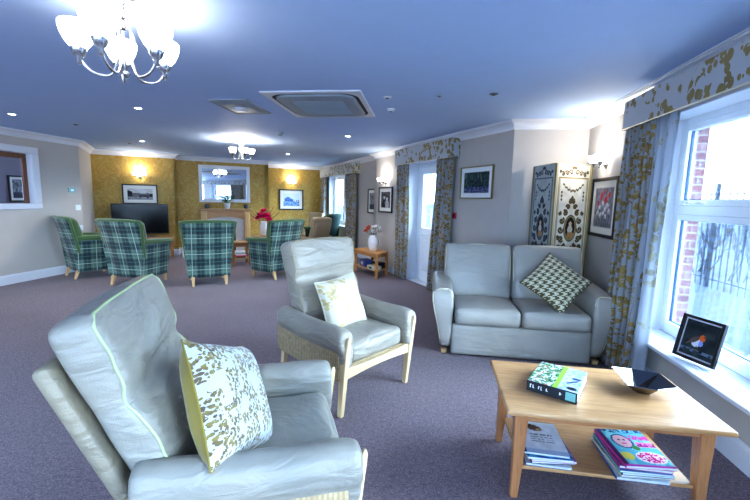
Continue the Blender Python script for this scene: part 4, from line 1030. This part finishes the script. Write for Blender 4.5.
# ------------------------------------------------------------------ folding screen
FS = thing('folding_screen', 'cream and gilt folding screen with ornate medallions behind the sofa', 'folding screen', (0, 0, 0))
sc0, sc1, sc2 = Wp(1.14, 4.90), Wp(1.26, 4.44), Wp(1.72, 4.70)
def orn(U, V, hgt=1.0, blue=False):
    base = (216, 214, 202) if not blue else (166, 174, 174)  # blue: darker, cooler copy with one panel's shade put into its colours
    dark = (92, 80, 52) if not blue else (58, 66, 78); gold = (150, 136, 92) if not blue else (96, 104, 112)
    A = canvas(U, base); n = nz(U, V*3, 10, 5); A *= (.93+.12*n)[..., None]
    X = (U-.5)*.5; Y = V*1.86     # metres
    # border mouldings
    A = dab(A, (abs(abs(X)-.205) < .006) & (Y < 1.72), gold); A = dab(A, (abs(abs(X)-.19) < .003) & (Y < 1.70), dark)
    A = dab(A, (abs(Y-1.715) < .007) & (abs(X) < .21), gold); A = dab(A, (abs(X) > .225), gold, .8)
    def curl(cx, cy, r, a0, turns, w, flip=1):
        th = np.linspace(0, turns*2*PI, 40); rr = r*(1-th/(turns*2*PI)*.85); px = cx+flip*rr*np.cos(th+a0); py = cy+rr*np.sin(th+a0); m = np.zeros(U.shape, bool)
        for a, c_ in zip(px, py): m |= ((X-a)**2+(Y-c_)**2 < w*w)
        return m
    for sx in (-1, 1):
        for k, (x, y, r) in enumerate(((.045, 1.775, .032), (.10, 1.765, .028), (.155, 1.755, .024), (.195, 1.78, .014), (.02, 1.825, .018))): A = dab(A, curl(sx*x, y, r, .5*k, 1.1, .008, sx), dark)
        t_ = np.clip(abs(X)/.15, 0, 1); A = dab(A, (abs(Y-(1.575+.085*t_**2+.008*np.sin(abs(X)*160))) < .011) & (abs(X) < .15), dark)
        for k in range(3): A = dab(A, ell(X, Y, sx*.155, 1.56-.04*k, .011, .017), dark)
        for k, (x, y, r, a0) in enumerate(((.085, 1.335, .034, 1.0), (.125, 1.25, .036, 2.2), (.135, 1.15, .038, 3.1), (.12, 1.05, .036, 4.0), (.05, 1.40, .028, .3), (.145, .955, .030, 5), (.085, .965, .03, 2), (.025, .945, .026, 3), (.025, 1.46, .024, 1.4), (.16, 1.33, .018, 2), (.165, 1.06, .02, 1))): A = dab(A, curl(sx*x, y, r, a0, 1.2, .0115, sx), dark)
    A = dab(A, ell(X, Y, 0, 1.49, .018, .035), dark)
    A = dab(A, ell(X, Y, 0, 1.165, .092, .150), dark); A = dab(A, ell(X, Y, 0, 1.165, .082, .136), gold); A = dab(A, ell(X, Y, 0, 1.17, .066, .118), (30, 26, 32))
    A = dab(A, ell(X, Y, 0, 1.215, .022, .026), (206, 180, 150)); A = dab(A, ell(X, Y, 0, 1.15, .036, .05), (196, 190, 176)); A = dab(A, ell(X, Y, .01, 1.09, .050, .036), (170, 130, 90))
    A = dab(A, ell(X, Y, 0, .62, .10, .16), dark); A = dab(A, ell(X, Y, 0, .62, .085, .14), base)
    # lower panel repeats dimly
    A = dab(A, (abs(Y-.42) < .006) & (abs(X) < .2), gold); A = dab(A, (abs(Y-.1) < .006) & (abs(X) < .2), gold)
    return A
for (p, q_, blue) in ((sc0, sc1, True), (sc1, sc2, False)):
    d = q_-p; L = d.length; rz = math.atan2(d.y, d.x); pn = MB(); Hs = 1.875
    pn.box((L/2, .013, Hs/2+.01), (L-.006, .022, Hs)); po = pn.build('panel', M['cream2'] if 'cream2' in M else M.setdefault('cream2', plain('aged_cream_paint', C(208, 202, 180), .5)), FS, bevel=.003, loc=(p.x, p.y, 0), rz=rz)
    pr = paintgrid(L-.02, Hs-.02, 100, 360, lambda U, V, bl=blue: orn(U, V, 1, bl)); pm = pr.build('painted_face', M['paint'], po); pm.location = (L/2, .0005, Hs/2+.01)
    ed = MB(); ed.tube([(.004, -.002, .02), (.004, -.002, Hs), (L-.004, -.002, Hs), (L-.004, -.002, .02)], .006, 6); ed.build('gilt_edge', M['gilt'] if 'gilt' in M else M.setdefault('gilt', plain('antique_gilt', C(150, 136, 92), .4, .4)), po)

# ------------------------------------------------------------------ coffee table
CT = thing('coffee_table', 'oak coffee table with lower shelf in front of the sofa', 'coffee table', Wp(.858, 2.078, 0), RW)
b = MB(); b.box((0, 0, .472), (.965, .60, .026)); b.build('table_top', M['oakx'], CT, bevel=.009)
for sx in (-1, 1):
    for sy in (-1, 1):
        x, y = sx*.402, sy*.215
        rings = [[(x+ox+a_*d, y+oy+c_*d, z) for a_, c_ in ((-1, -1), (1, -1), (1, 1), (-1, 1))] for z, d, ox, oy in ((0, .017, sx*.012, sy*.012), (.20, .025, sx*.003, sy*.003), (.459, .032, 0, 0))]
        b = MB(); b.loft(rings, smooth=False); b.build('leg', M['oakz'], CT, bevel=.004)
b = MB()
for sy in (-1, 1): b.box((0, sy*.228, .436), (.75, .02, .046))
for sx in (-1, 1): b.box((sx*.415, 0, .436), (.02, .38, .046))
b.build('apron', M['oakapron'], CT)
b = MB(); b.box((-.005, -.005, .156), (.775, .44, .018)); b.build('shelf', M['oakx'], CT, bevel=.003)
ZS = .166; ZT = .485
M['pages'] = plain('page_edges', C(206, 216, 224), .7, vary=.08, nscale=80)
def cover(kind, seed):
    r = np.random.RandomState(seed)
    def f(U, V):
        if kind == 'hare':
            A = canvas(U, (222, 228, 240)); n = nz(U, V, 8, seed); A *= (.9+.12*n)[..., None]
            A = dab(A, ell(U, V, .42, .80, .20, .10, -.3), (96, 70, 54)); A = dab(A, ell(U, V, .30, .88, .07, .05), (60, 42, 36)); A = dab(A, ell(U, V, .52, .74, .06, .05), (186, 150, 120))
            for k in range(4): A = dab(A, (abs(V-(.58-.07*k)) < .012) & (U > .25) & (U < .8) & (nz(U, V, 60, k) > .35), (120, 120, 140))
            A = dab(A, (V < .12), (170, 190, 220)); A = dab(A, (U < .08), (40, 60, 120)); return A
        if kind == 'ocean':
            A = canvas(U, (50, 92, 160)); A = dab(A, nz(U, V, 12, seed) > .55, (90, 150, 196)); return A
        if kind == 'glossy':
            A = canvas(U, (92, 170, 190)); n = nz(U, V, 9, seed); A = dab(A, n > .6, (120, 196, 206))
            A = dab(A, (U < .10), (70, 34, 90)); A = dab(A, ell(U, V, .38, .66, .22, .20), (40, 70, 110)); A = dab(A, ell(U, V, .38, .66, .175, .17), (206, 160, 170)); A = dab(A, ell(U, V, .33, .70, .03, .02), (50, 40, 50)); A = dab(A, ell(U, V, .44, .70, .03, .02), (50, 40, 50)); A = dab(A, ell(U, V, .38, .60, .06, .02), (190, 40, 90))
            A = dab(A, (U > .55) & (V > .70) & (V < .84) & (nz(U, V, 36, 4) > .35), (200, 60, 150)); A = dab(A, (U > .62) & (V > .50) & (V < .64), (226, 120, 190)); A = dab(A, (U > .62) & (V > .52) & (V < .62) & (nz(U, V, 50, 4) > .5), (120, 20, 90))
            A = dab(A, ell(U, V, .68, .24, .30, .15), (232, 214, 228)); A = dab(A, ell(U, V, .68, .24, .28, .13) & (nz(U, V*2, 30, 7) > .45), (200, 30, 120)); A = dab(A, ell(U, V, .22, .26, .13, .10), (214, 196, 90)); A = dab(A, ell(U, V, .55, .48, .08, .07), (60, 120, 60))
            A = dab(A, (V > .9) & (nz(U, V, 30, 8) > .5), (30, 60, 110)); A = dab(A, (V < .06), (180, 60, 160)); return A
        if kind == 'garden':
            A = canvas(U, (70, 150, 90)); n = nz(U, V, 22, seed); m = nz(U, V, 34, seed+1); A = dab(A, n > .5, (206, 226, 220)); A = dab(A, m > .68, (28, 70, 60)); A = dab(A, (m < .22), (200, 60, 90))
            A = dab(A, (U > .55), (150, 176, 220)); A = dab(A, (U > .55) & (n > .5), (196, 210, 236)); A = dab(A, (abs(U-.56) < .05), (150, 200, 70)); A = dab(A, (abs(V-(.30+.9*(U-.72))) < .03) & (U > .72) & (U < .92), (20, 40, 90)); A = dab(A, (abs(V-.55) < .035) & (U > .78) & (U < .95), (20, 40, 90)); A = dab(A, ell(U, V, .86, .12, .10, .06), (20, 26, 40)); return A
        base = [(196, 206, 216), (60, 110, 130), (150, 90, 140), (210, 214, 220), (90, 130, 180)][seed % 5]
        A = canvas(U, base); return dab(A, nz(U, V, 10, seed) > .6, (150, 170, 190), .6)
    return f
def magazine(name, label, loc, rz, w, d, h, kind, seed, group=None, cat='magazine', spine=None, n=(36, 44)):
    t = thing(name, label, cat, loc, rz, group)
    b = MB(); b.box((0, 0, h/2), (w-.004, d-.004, h-.0024)); b.build('pages', M['pages'], t)
    b = paintgrid(w, d, n[0], n[1], cover(kind, seed), xz=False); o_ = b.build('front_cover', M['paint'], t); o_.location = (0, 0, h)
    b = MB(); b.box((-w/2, 0, h/2), (.002, d, h)); b.box((0, 0, .0006), (w, d, .0012)); b.build('spine', spine or M[['blue', 'dark', 'pinkc', 'cream', 'teal'][seed % 5]], t); return t
M['pinkc'] = plain('magenta_cover', C(190, 60, 140), .4, vary=.2)
# left pile (five) and right pile (seven)
z = ZS
for k in range(5):
    h_ = [.012, .011, .010, .011, .010][k]; x, y = .612+.006*((k*7) % 3-1), 2.005+.006*((k*5) % 3-1)
    if k == 4: x -= .014; y += .004
    magazine('magazine', ['pale magazine at the bottom of the left pile under the coffee table', 'second magazine from the bottom of the left coffee table pile', 'middle magazine of the left pile under the coffee table', 'blue edged magazine just below the top of the left pile', 'white magazine with a brown hare on top of the left pile'][k],
             Wp(x, y, z), RW+.05+.05*((k*3) % 4-1.5), .215, .285, h_, 'hare' if k == 4 else ('ocean' if k == 3 else 'x'), k+(5 if k != 2 else 5), 'magazines in the left pile on the coffee table shelf'); z += h_+.0015
z = ZS
for k in range(6):
    h_ = [.013, .011, .012, .010, .012, .012][k]; x, y = 1.02+.005*((k*7) % 3-1)+.002*k, 1.985+.006*((k*5) % 3-1)
    magazine('magazine', ['bottom magazine of the right pile under the coffee table', 'second magazine from the bottom of the right pile', 'third magazine from the bottom of the right pile', 'fourth magazine up in the right coffee table pile', 'magenta edged magazine just below the top of the right pile', 'colourful magazine with a portrait and pink lettering atop the right pile'][k],
             Wp(x, y, z), RW+.04+.03*((k*3) % 4-1.5), .23, .30, h_, 'glossy' if k == 5 else 'x', [5, 8, 6, 9, 7, 2][k], 'magazines in the right pile on the coffee table shelf', n=(56, 66) if k == 5 else (10, 10)); z += h_+.0015
# thick book
magazine('book', 'thick book with green and blue photo cover on the coffee table', Wp(.685, 2.085, ZT+.001), RW-math.radians(28), .235, .30, .055, 'garden', 4, None, 'book', M['slot'], n=(70, 90))
bk = [o for o in bpy.data.objects if o.name.startswith('book')][-1]
# dark lettered band along the front edge of the book (blurred title strokes)
b = MB(); b.box((0, -.1505, .0275), (.236, .003, .055)); b.build('dark_spine', M['slot'], bk)
b = MB(); r_ = random.Random(5); x = -.10
while x < .05:
    w_ = r_.uniform(.006, .012); hh = r_.uniform(.012, .022)
    if r_.random() > .22: b.box((x, -.1526, .03), (w_*.5, .001, hh)); b.box((x+w_*.25, -.1526, .03+r_.choice((-1, 0, 1))*hh*.42), (w_*.8, .001, .0035))
    x += w_*1.35
b.build('spine_lettering', M['paper'], bk)
b = MB(); b.box((.088, -.1526, .029), (.045, .001, .042)); b.build('spine_patch', M['teal'], bk)
# faceted bowl
t = thing('bowl', 'angular polished metal bowl on the coffee table', 'bowl', Wp(1.115, 2.115, ZT+.001), RW-.15)
rim = [(-.135, .06, .085), (-.02, .125, .062), (.10, .085, .072), (.135, -.05, .060), (.02, -.135, .070), (-.10, -.10, .058)]
base_ = [(-.045, -.01, 0), (-.02, .035, 0), (.03, .035, 0), (.05, -.005, 0), (.02, -.04, 0), (-.03, -.04, 0)]
b = MB(); b.loft([base_, rim], smooth=False, caps=False); b.add(base_, [tuple(range(5, -1, -1))]); o_ = b.build('bowl_body', M['steel'], t); m_ = o_.modifiers.new('S', 'SOLIDIFY'); m_.thickness = .004; m_.offset = 1
# bird photograph on the window sill, leaning back
q = Wp(1.80, 2.81)
t = picture('photo_frame', 'black photo frame with a robin picture standing on the window sill', (q.x, q.y, .405+.155), RW-PI/2+.36, .275, .30, .02, .010, M['black'], robin, n=(90, 90), matc=(190, 190, 200), cat='photo frame', tilt=-.22, y_off=0)
b = MB(); b.box((0, .06, -.05), (.05, .004, .19), rot=(.55, 0, 0)); b.build('easel_back', M['black'], t)

# ------------------------------------------------------------------ outside
b = MB(); b.box2((-60, -60, -.16), (60, 60, -.13)); struct(b.build('ground', M['paving']))
b = MB(); b.grid(40, 24, lambda u, v: Wp(12+50*v, -30+80*u, -.12+2.3*v**.8+.9*v*math.sin(u*9)*.5), uvs=False); struct(b.build('hills', M['field']))
b = MB(); b.grid(40, 12, lambda u, v: Dp(11+50*v, -8+70*u, -.12+2.2*v**.8+.6*v*math.sin(u*11)), uvs=False); struct(b.build('field', M['field']))
def fence(label, a, b_, h, n, m=None):
    d = (b_-a); L = d.length; t = thing('railing', label, 'fence', (a.x, a.y, -.13), math.atan2(d.y, d.x))
    for z in (.18, h-.12): q = MB(); q.box((L/2, 0, z), (L, .035, .02)); q.build('rail', m or M['rail'], t)
    for k in range(n):
        q = MB(); x = L*(k+.5)/n
        if k % 10 == 0: q.box((x, 0, h/2+.04), (.06, .06, h+.08)); q.build('post', m or M['rail'], t)
        else: q.box((x, 0, h/2), (.016, .016, h)); q.build('bar', m or M['rail'], t)
    return t
fence('blue grey metal railing beyond the big window', Wp(5.4, 13.5), Wp(5.4, 2.0), 1.95, 70)
fence('pale metal railing beyond the glazed door', Dp(7.0, 20), Dp(7.0, 8.0), 1.25, 80, M['vent'])
def shrub(label, loc, h, n, seed, spread=.6):
    r = random.Random(seed); b = MB()
    def br(p, d, L, rad, lev):
        q = p+d*L; mid = p+d*L*.5+Vector((r.uniform(-1, 1), r.uniform(-1, 1), 0))*L*.06
        b.tube([p, mid, q], [rad, rad*.8, rad*.6], 4)
        if lev < 3:
            for k in range(3 if lev else 4):
                nd = (d+Vector((r.uniform(-1, 1), r.uniform(-1, 1), r.uniform(-.1, .7)))*spread).normalized(); br(p+(q-p)*r.uniform(.4, 1), nd, L*r.uniform(.5, .8), rad*.6, lev+1)
    for k in range(n): br(Vector((r.uniform(-.3, .3), r.uniform(-.3, .3), 0)), Vector((r.uniform(-.5, .5), r.uniform(-.5, .5), 1)).normalized(), h*.4, .012, 0)
    t = thing('shrub', label, 'shrub', loc); b.build('branches', M['twig'], t); return t
for i, (x, y, h) in enumerate(((6.3, 11.6, 1.9), (6.2, 10.3, 1.7), (6.6, 9.1, 2.0), (6.3, 7.8, 1.6), (6.7, 6.5, 1.9), (6.4, 5.2, 1.6), (6.5, 3.9, 1.8))):
    q = Wp(x, y); o = shrub('bare shrub', (q.x, q.y, -.13), h, 8, i+11)
    o['label'] = 'leafless grey shrub behind the railing beyond the big window'; o['group'] = 'leafless shrubs beyond the big window'
for i, (x, y, h) in enumerate(((8.0, 16, 1.9), (8.2, 13.5, 1.7), (8.0, 11, 1.8))):
    q = Dp(x, y); o = shrub('leafless shrub beyond the railing outside the glazed door', (q.x, q.y, -.13), h, 5, i+31); o['group'] = 'leafless shrubs beyond the door'

# ------------------------------------------------------------------ light
wd = bpy.data.worlds.new('sky'); bpy.context.scene.world = wd; wd.use_nodes = True; nt = wd.node_tree
bg = nt.nodes['Background']; bg.inputs[0].default_value = (.50, .74, 1.0, 1); bg.inputs[1].default_value = 8.0
def portal(loc, rz, w, h):
    d = bpy.data.lights.new('daylight_portal', 'AREA'); d.shape = 'RECTANGLE'; d.size = w; d.size_y = h; d.cycles.is_portal = True
    o = bpy.data.objects.new('daylight_portal', d); col.objects.link(o); o.location = loc
    o.rotation_euler = (Matrix.Rotation(rz, 4, 'Z') @ Matrix.Rotation(-PI/2, 4, 'X')).to_euler(); return o
for (s0, s1, lo, hi) in LW:
    q = at_s(P[11], P[12], (s0+s1)/2)+out_n(P[11], P[12])*.27; portal((q.x, q.y, (lo+hi)/2), rzn, s1-s0, hi-lo)
q = at_s(P[7], P[8], 1.42)+out_n(P[7], P[8])*.26; portal((q.x, q.y, 1.42), math.atan2((P[8]-P[7]).y, (P[8]-P[7]).x), 1.6, 1.4)
q = at_s(P[9], P[10], 7.75-5.62)+out_n(P[9], P[10])*.29; portal((q.x, q.y, 1.06), rzd, 1.37, 2.1)
for s0, s1 in ((1.0, 3.4), (4.6, 7.2)):
    q = at_s(P[12], P[0], (s0+s1)/2)+out_n(P[12], P[0])*.14; portal((q.x, q.y, 1.27), rzr, s1-s0, 1.74)
q = at_s(P[0], P[1], 8.4)+out_n(P[0], P[1])*.9; lampnode('next_room_lamp', 'POINT', (q.x, q.y, 2.1), 22, (.9, .85, 1))  # unseen point light added to lighten the room beyond

def fill_lamp(loc, rz, w, h, p, c=(.66, .82, 1.0)):  # unseen area lamps added to brighten the room from behind the camera
    d = bpy.data.lights.new('window_daylight', 'AREA'); d.shape = 'RECTANGLE'; d.size = w; d.size_y = h; d.energy = p; d.color = c
    o = bpy.data.objects.new('window_daylight', d); col.objects.link(o); o.location = loc
    o.rotation_euler = (Matrix.Rotation(rz, 4, 'Z') @ Matrix.Rotation(-PI/2, 4, 'X')).to_euler(); return o
for (s0, s1, lo, hi) in LW[2:]:
    q = at_s(P[11], P[12], (s0+s1)/2)+out_n(P[11], P[12])*.12; fill_lamp((q.x, q.y, (lo+hi)/2), rzn, (s1-s0)*.9, 1.6, 60)
for s0, s1 in ((1.0, 3.4), (4.6, 7.2)):
    q = at_s(P[12], P[0], (s0+s1)/2)+out_n(P[12], P[0])*.01; fill_lamp((q.x, q.y, 1.27), rzr, (s1-s0)*.9, 1.6, 24)

sd = bpy.data.lights.new('hazy_sun', 'SUN'); sd.energy = 8; sd.color = (.80, .90, 1.0); sd.angle = math.radians(70)
so_ = bpy.data.objects.new('hazy_sun', sd); col.objects.link(so_)
so_.rotation_euler = (-(-Wp(1, 0, 0)*.9+Wp(0, 1, 0)*.12+Vector((0, 0, -.42)))).to_track_quat('Z', 'Y').to_euler()
# ------------------------------------------------------------------ camera
p_, r_ = math.radians(7.38), math.radians(1.22); cp, sp_, cr, sr = math.cos(p_), math.sin(p_), math.cos(r_), math.sin(r_)
fw = Vector((0, cp, -sp_)); ri = Vector((1, 0, 0)); up = Vector((0, sp_, cp)); R_ = ri*cr+up*sr; U_ = -ri*sr+up*cr
cam = bpy.data.cameras.new('camera'); cam.sensor_width = 36; cam.lens = 36*387/750; cam.clip_start = .05; cam.clip_end = 300
co = bpy.data.objects.new('camera', cam); col.objects.link(co)
mt = Matrix((R_, U_, -fw)).transposed().to_4x4(); mt.translation = (0, 0, 1.45); co.matrix_world = mt
sc = bpy.context.scene; sc.camera = co
sc.view_settings.view_transform = 'Standard'; sc.view_settings.look = 'Medium High Contrast'; sc.view_settings.exposure = 1.35; sc.view_settings.gamma = 1.0
sc.cycles.max_bounces = 10; sc.cycles.diffuse_bounces = 6; sc.cycles.transparent_max_bounces = 16
sc.cycles.sample_clamp_indirect = 6
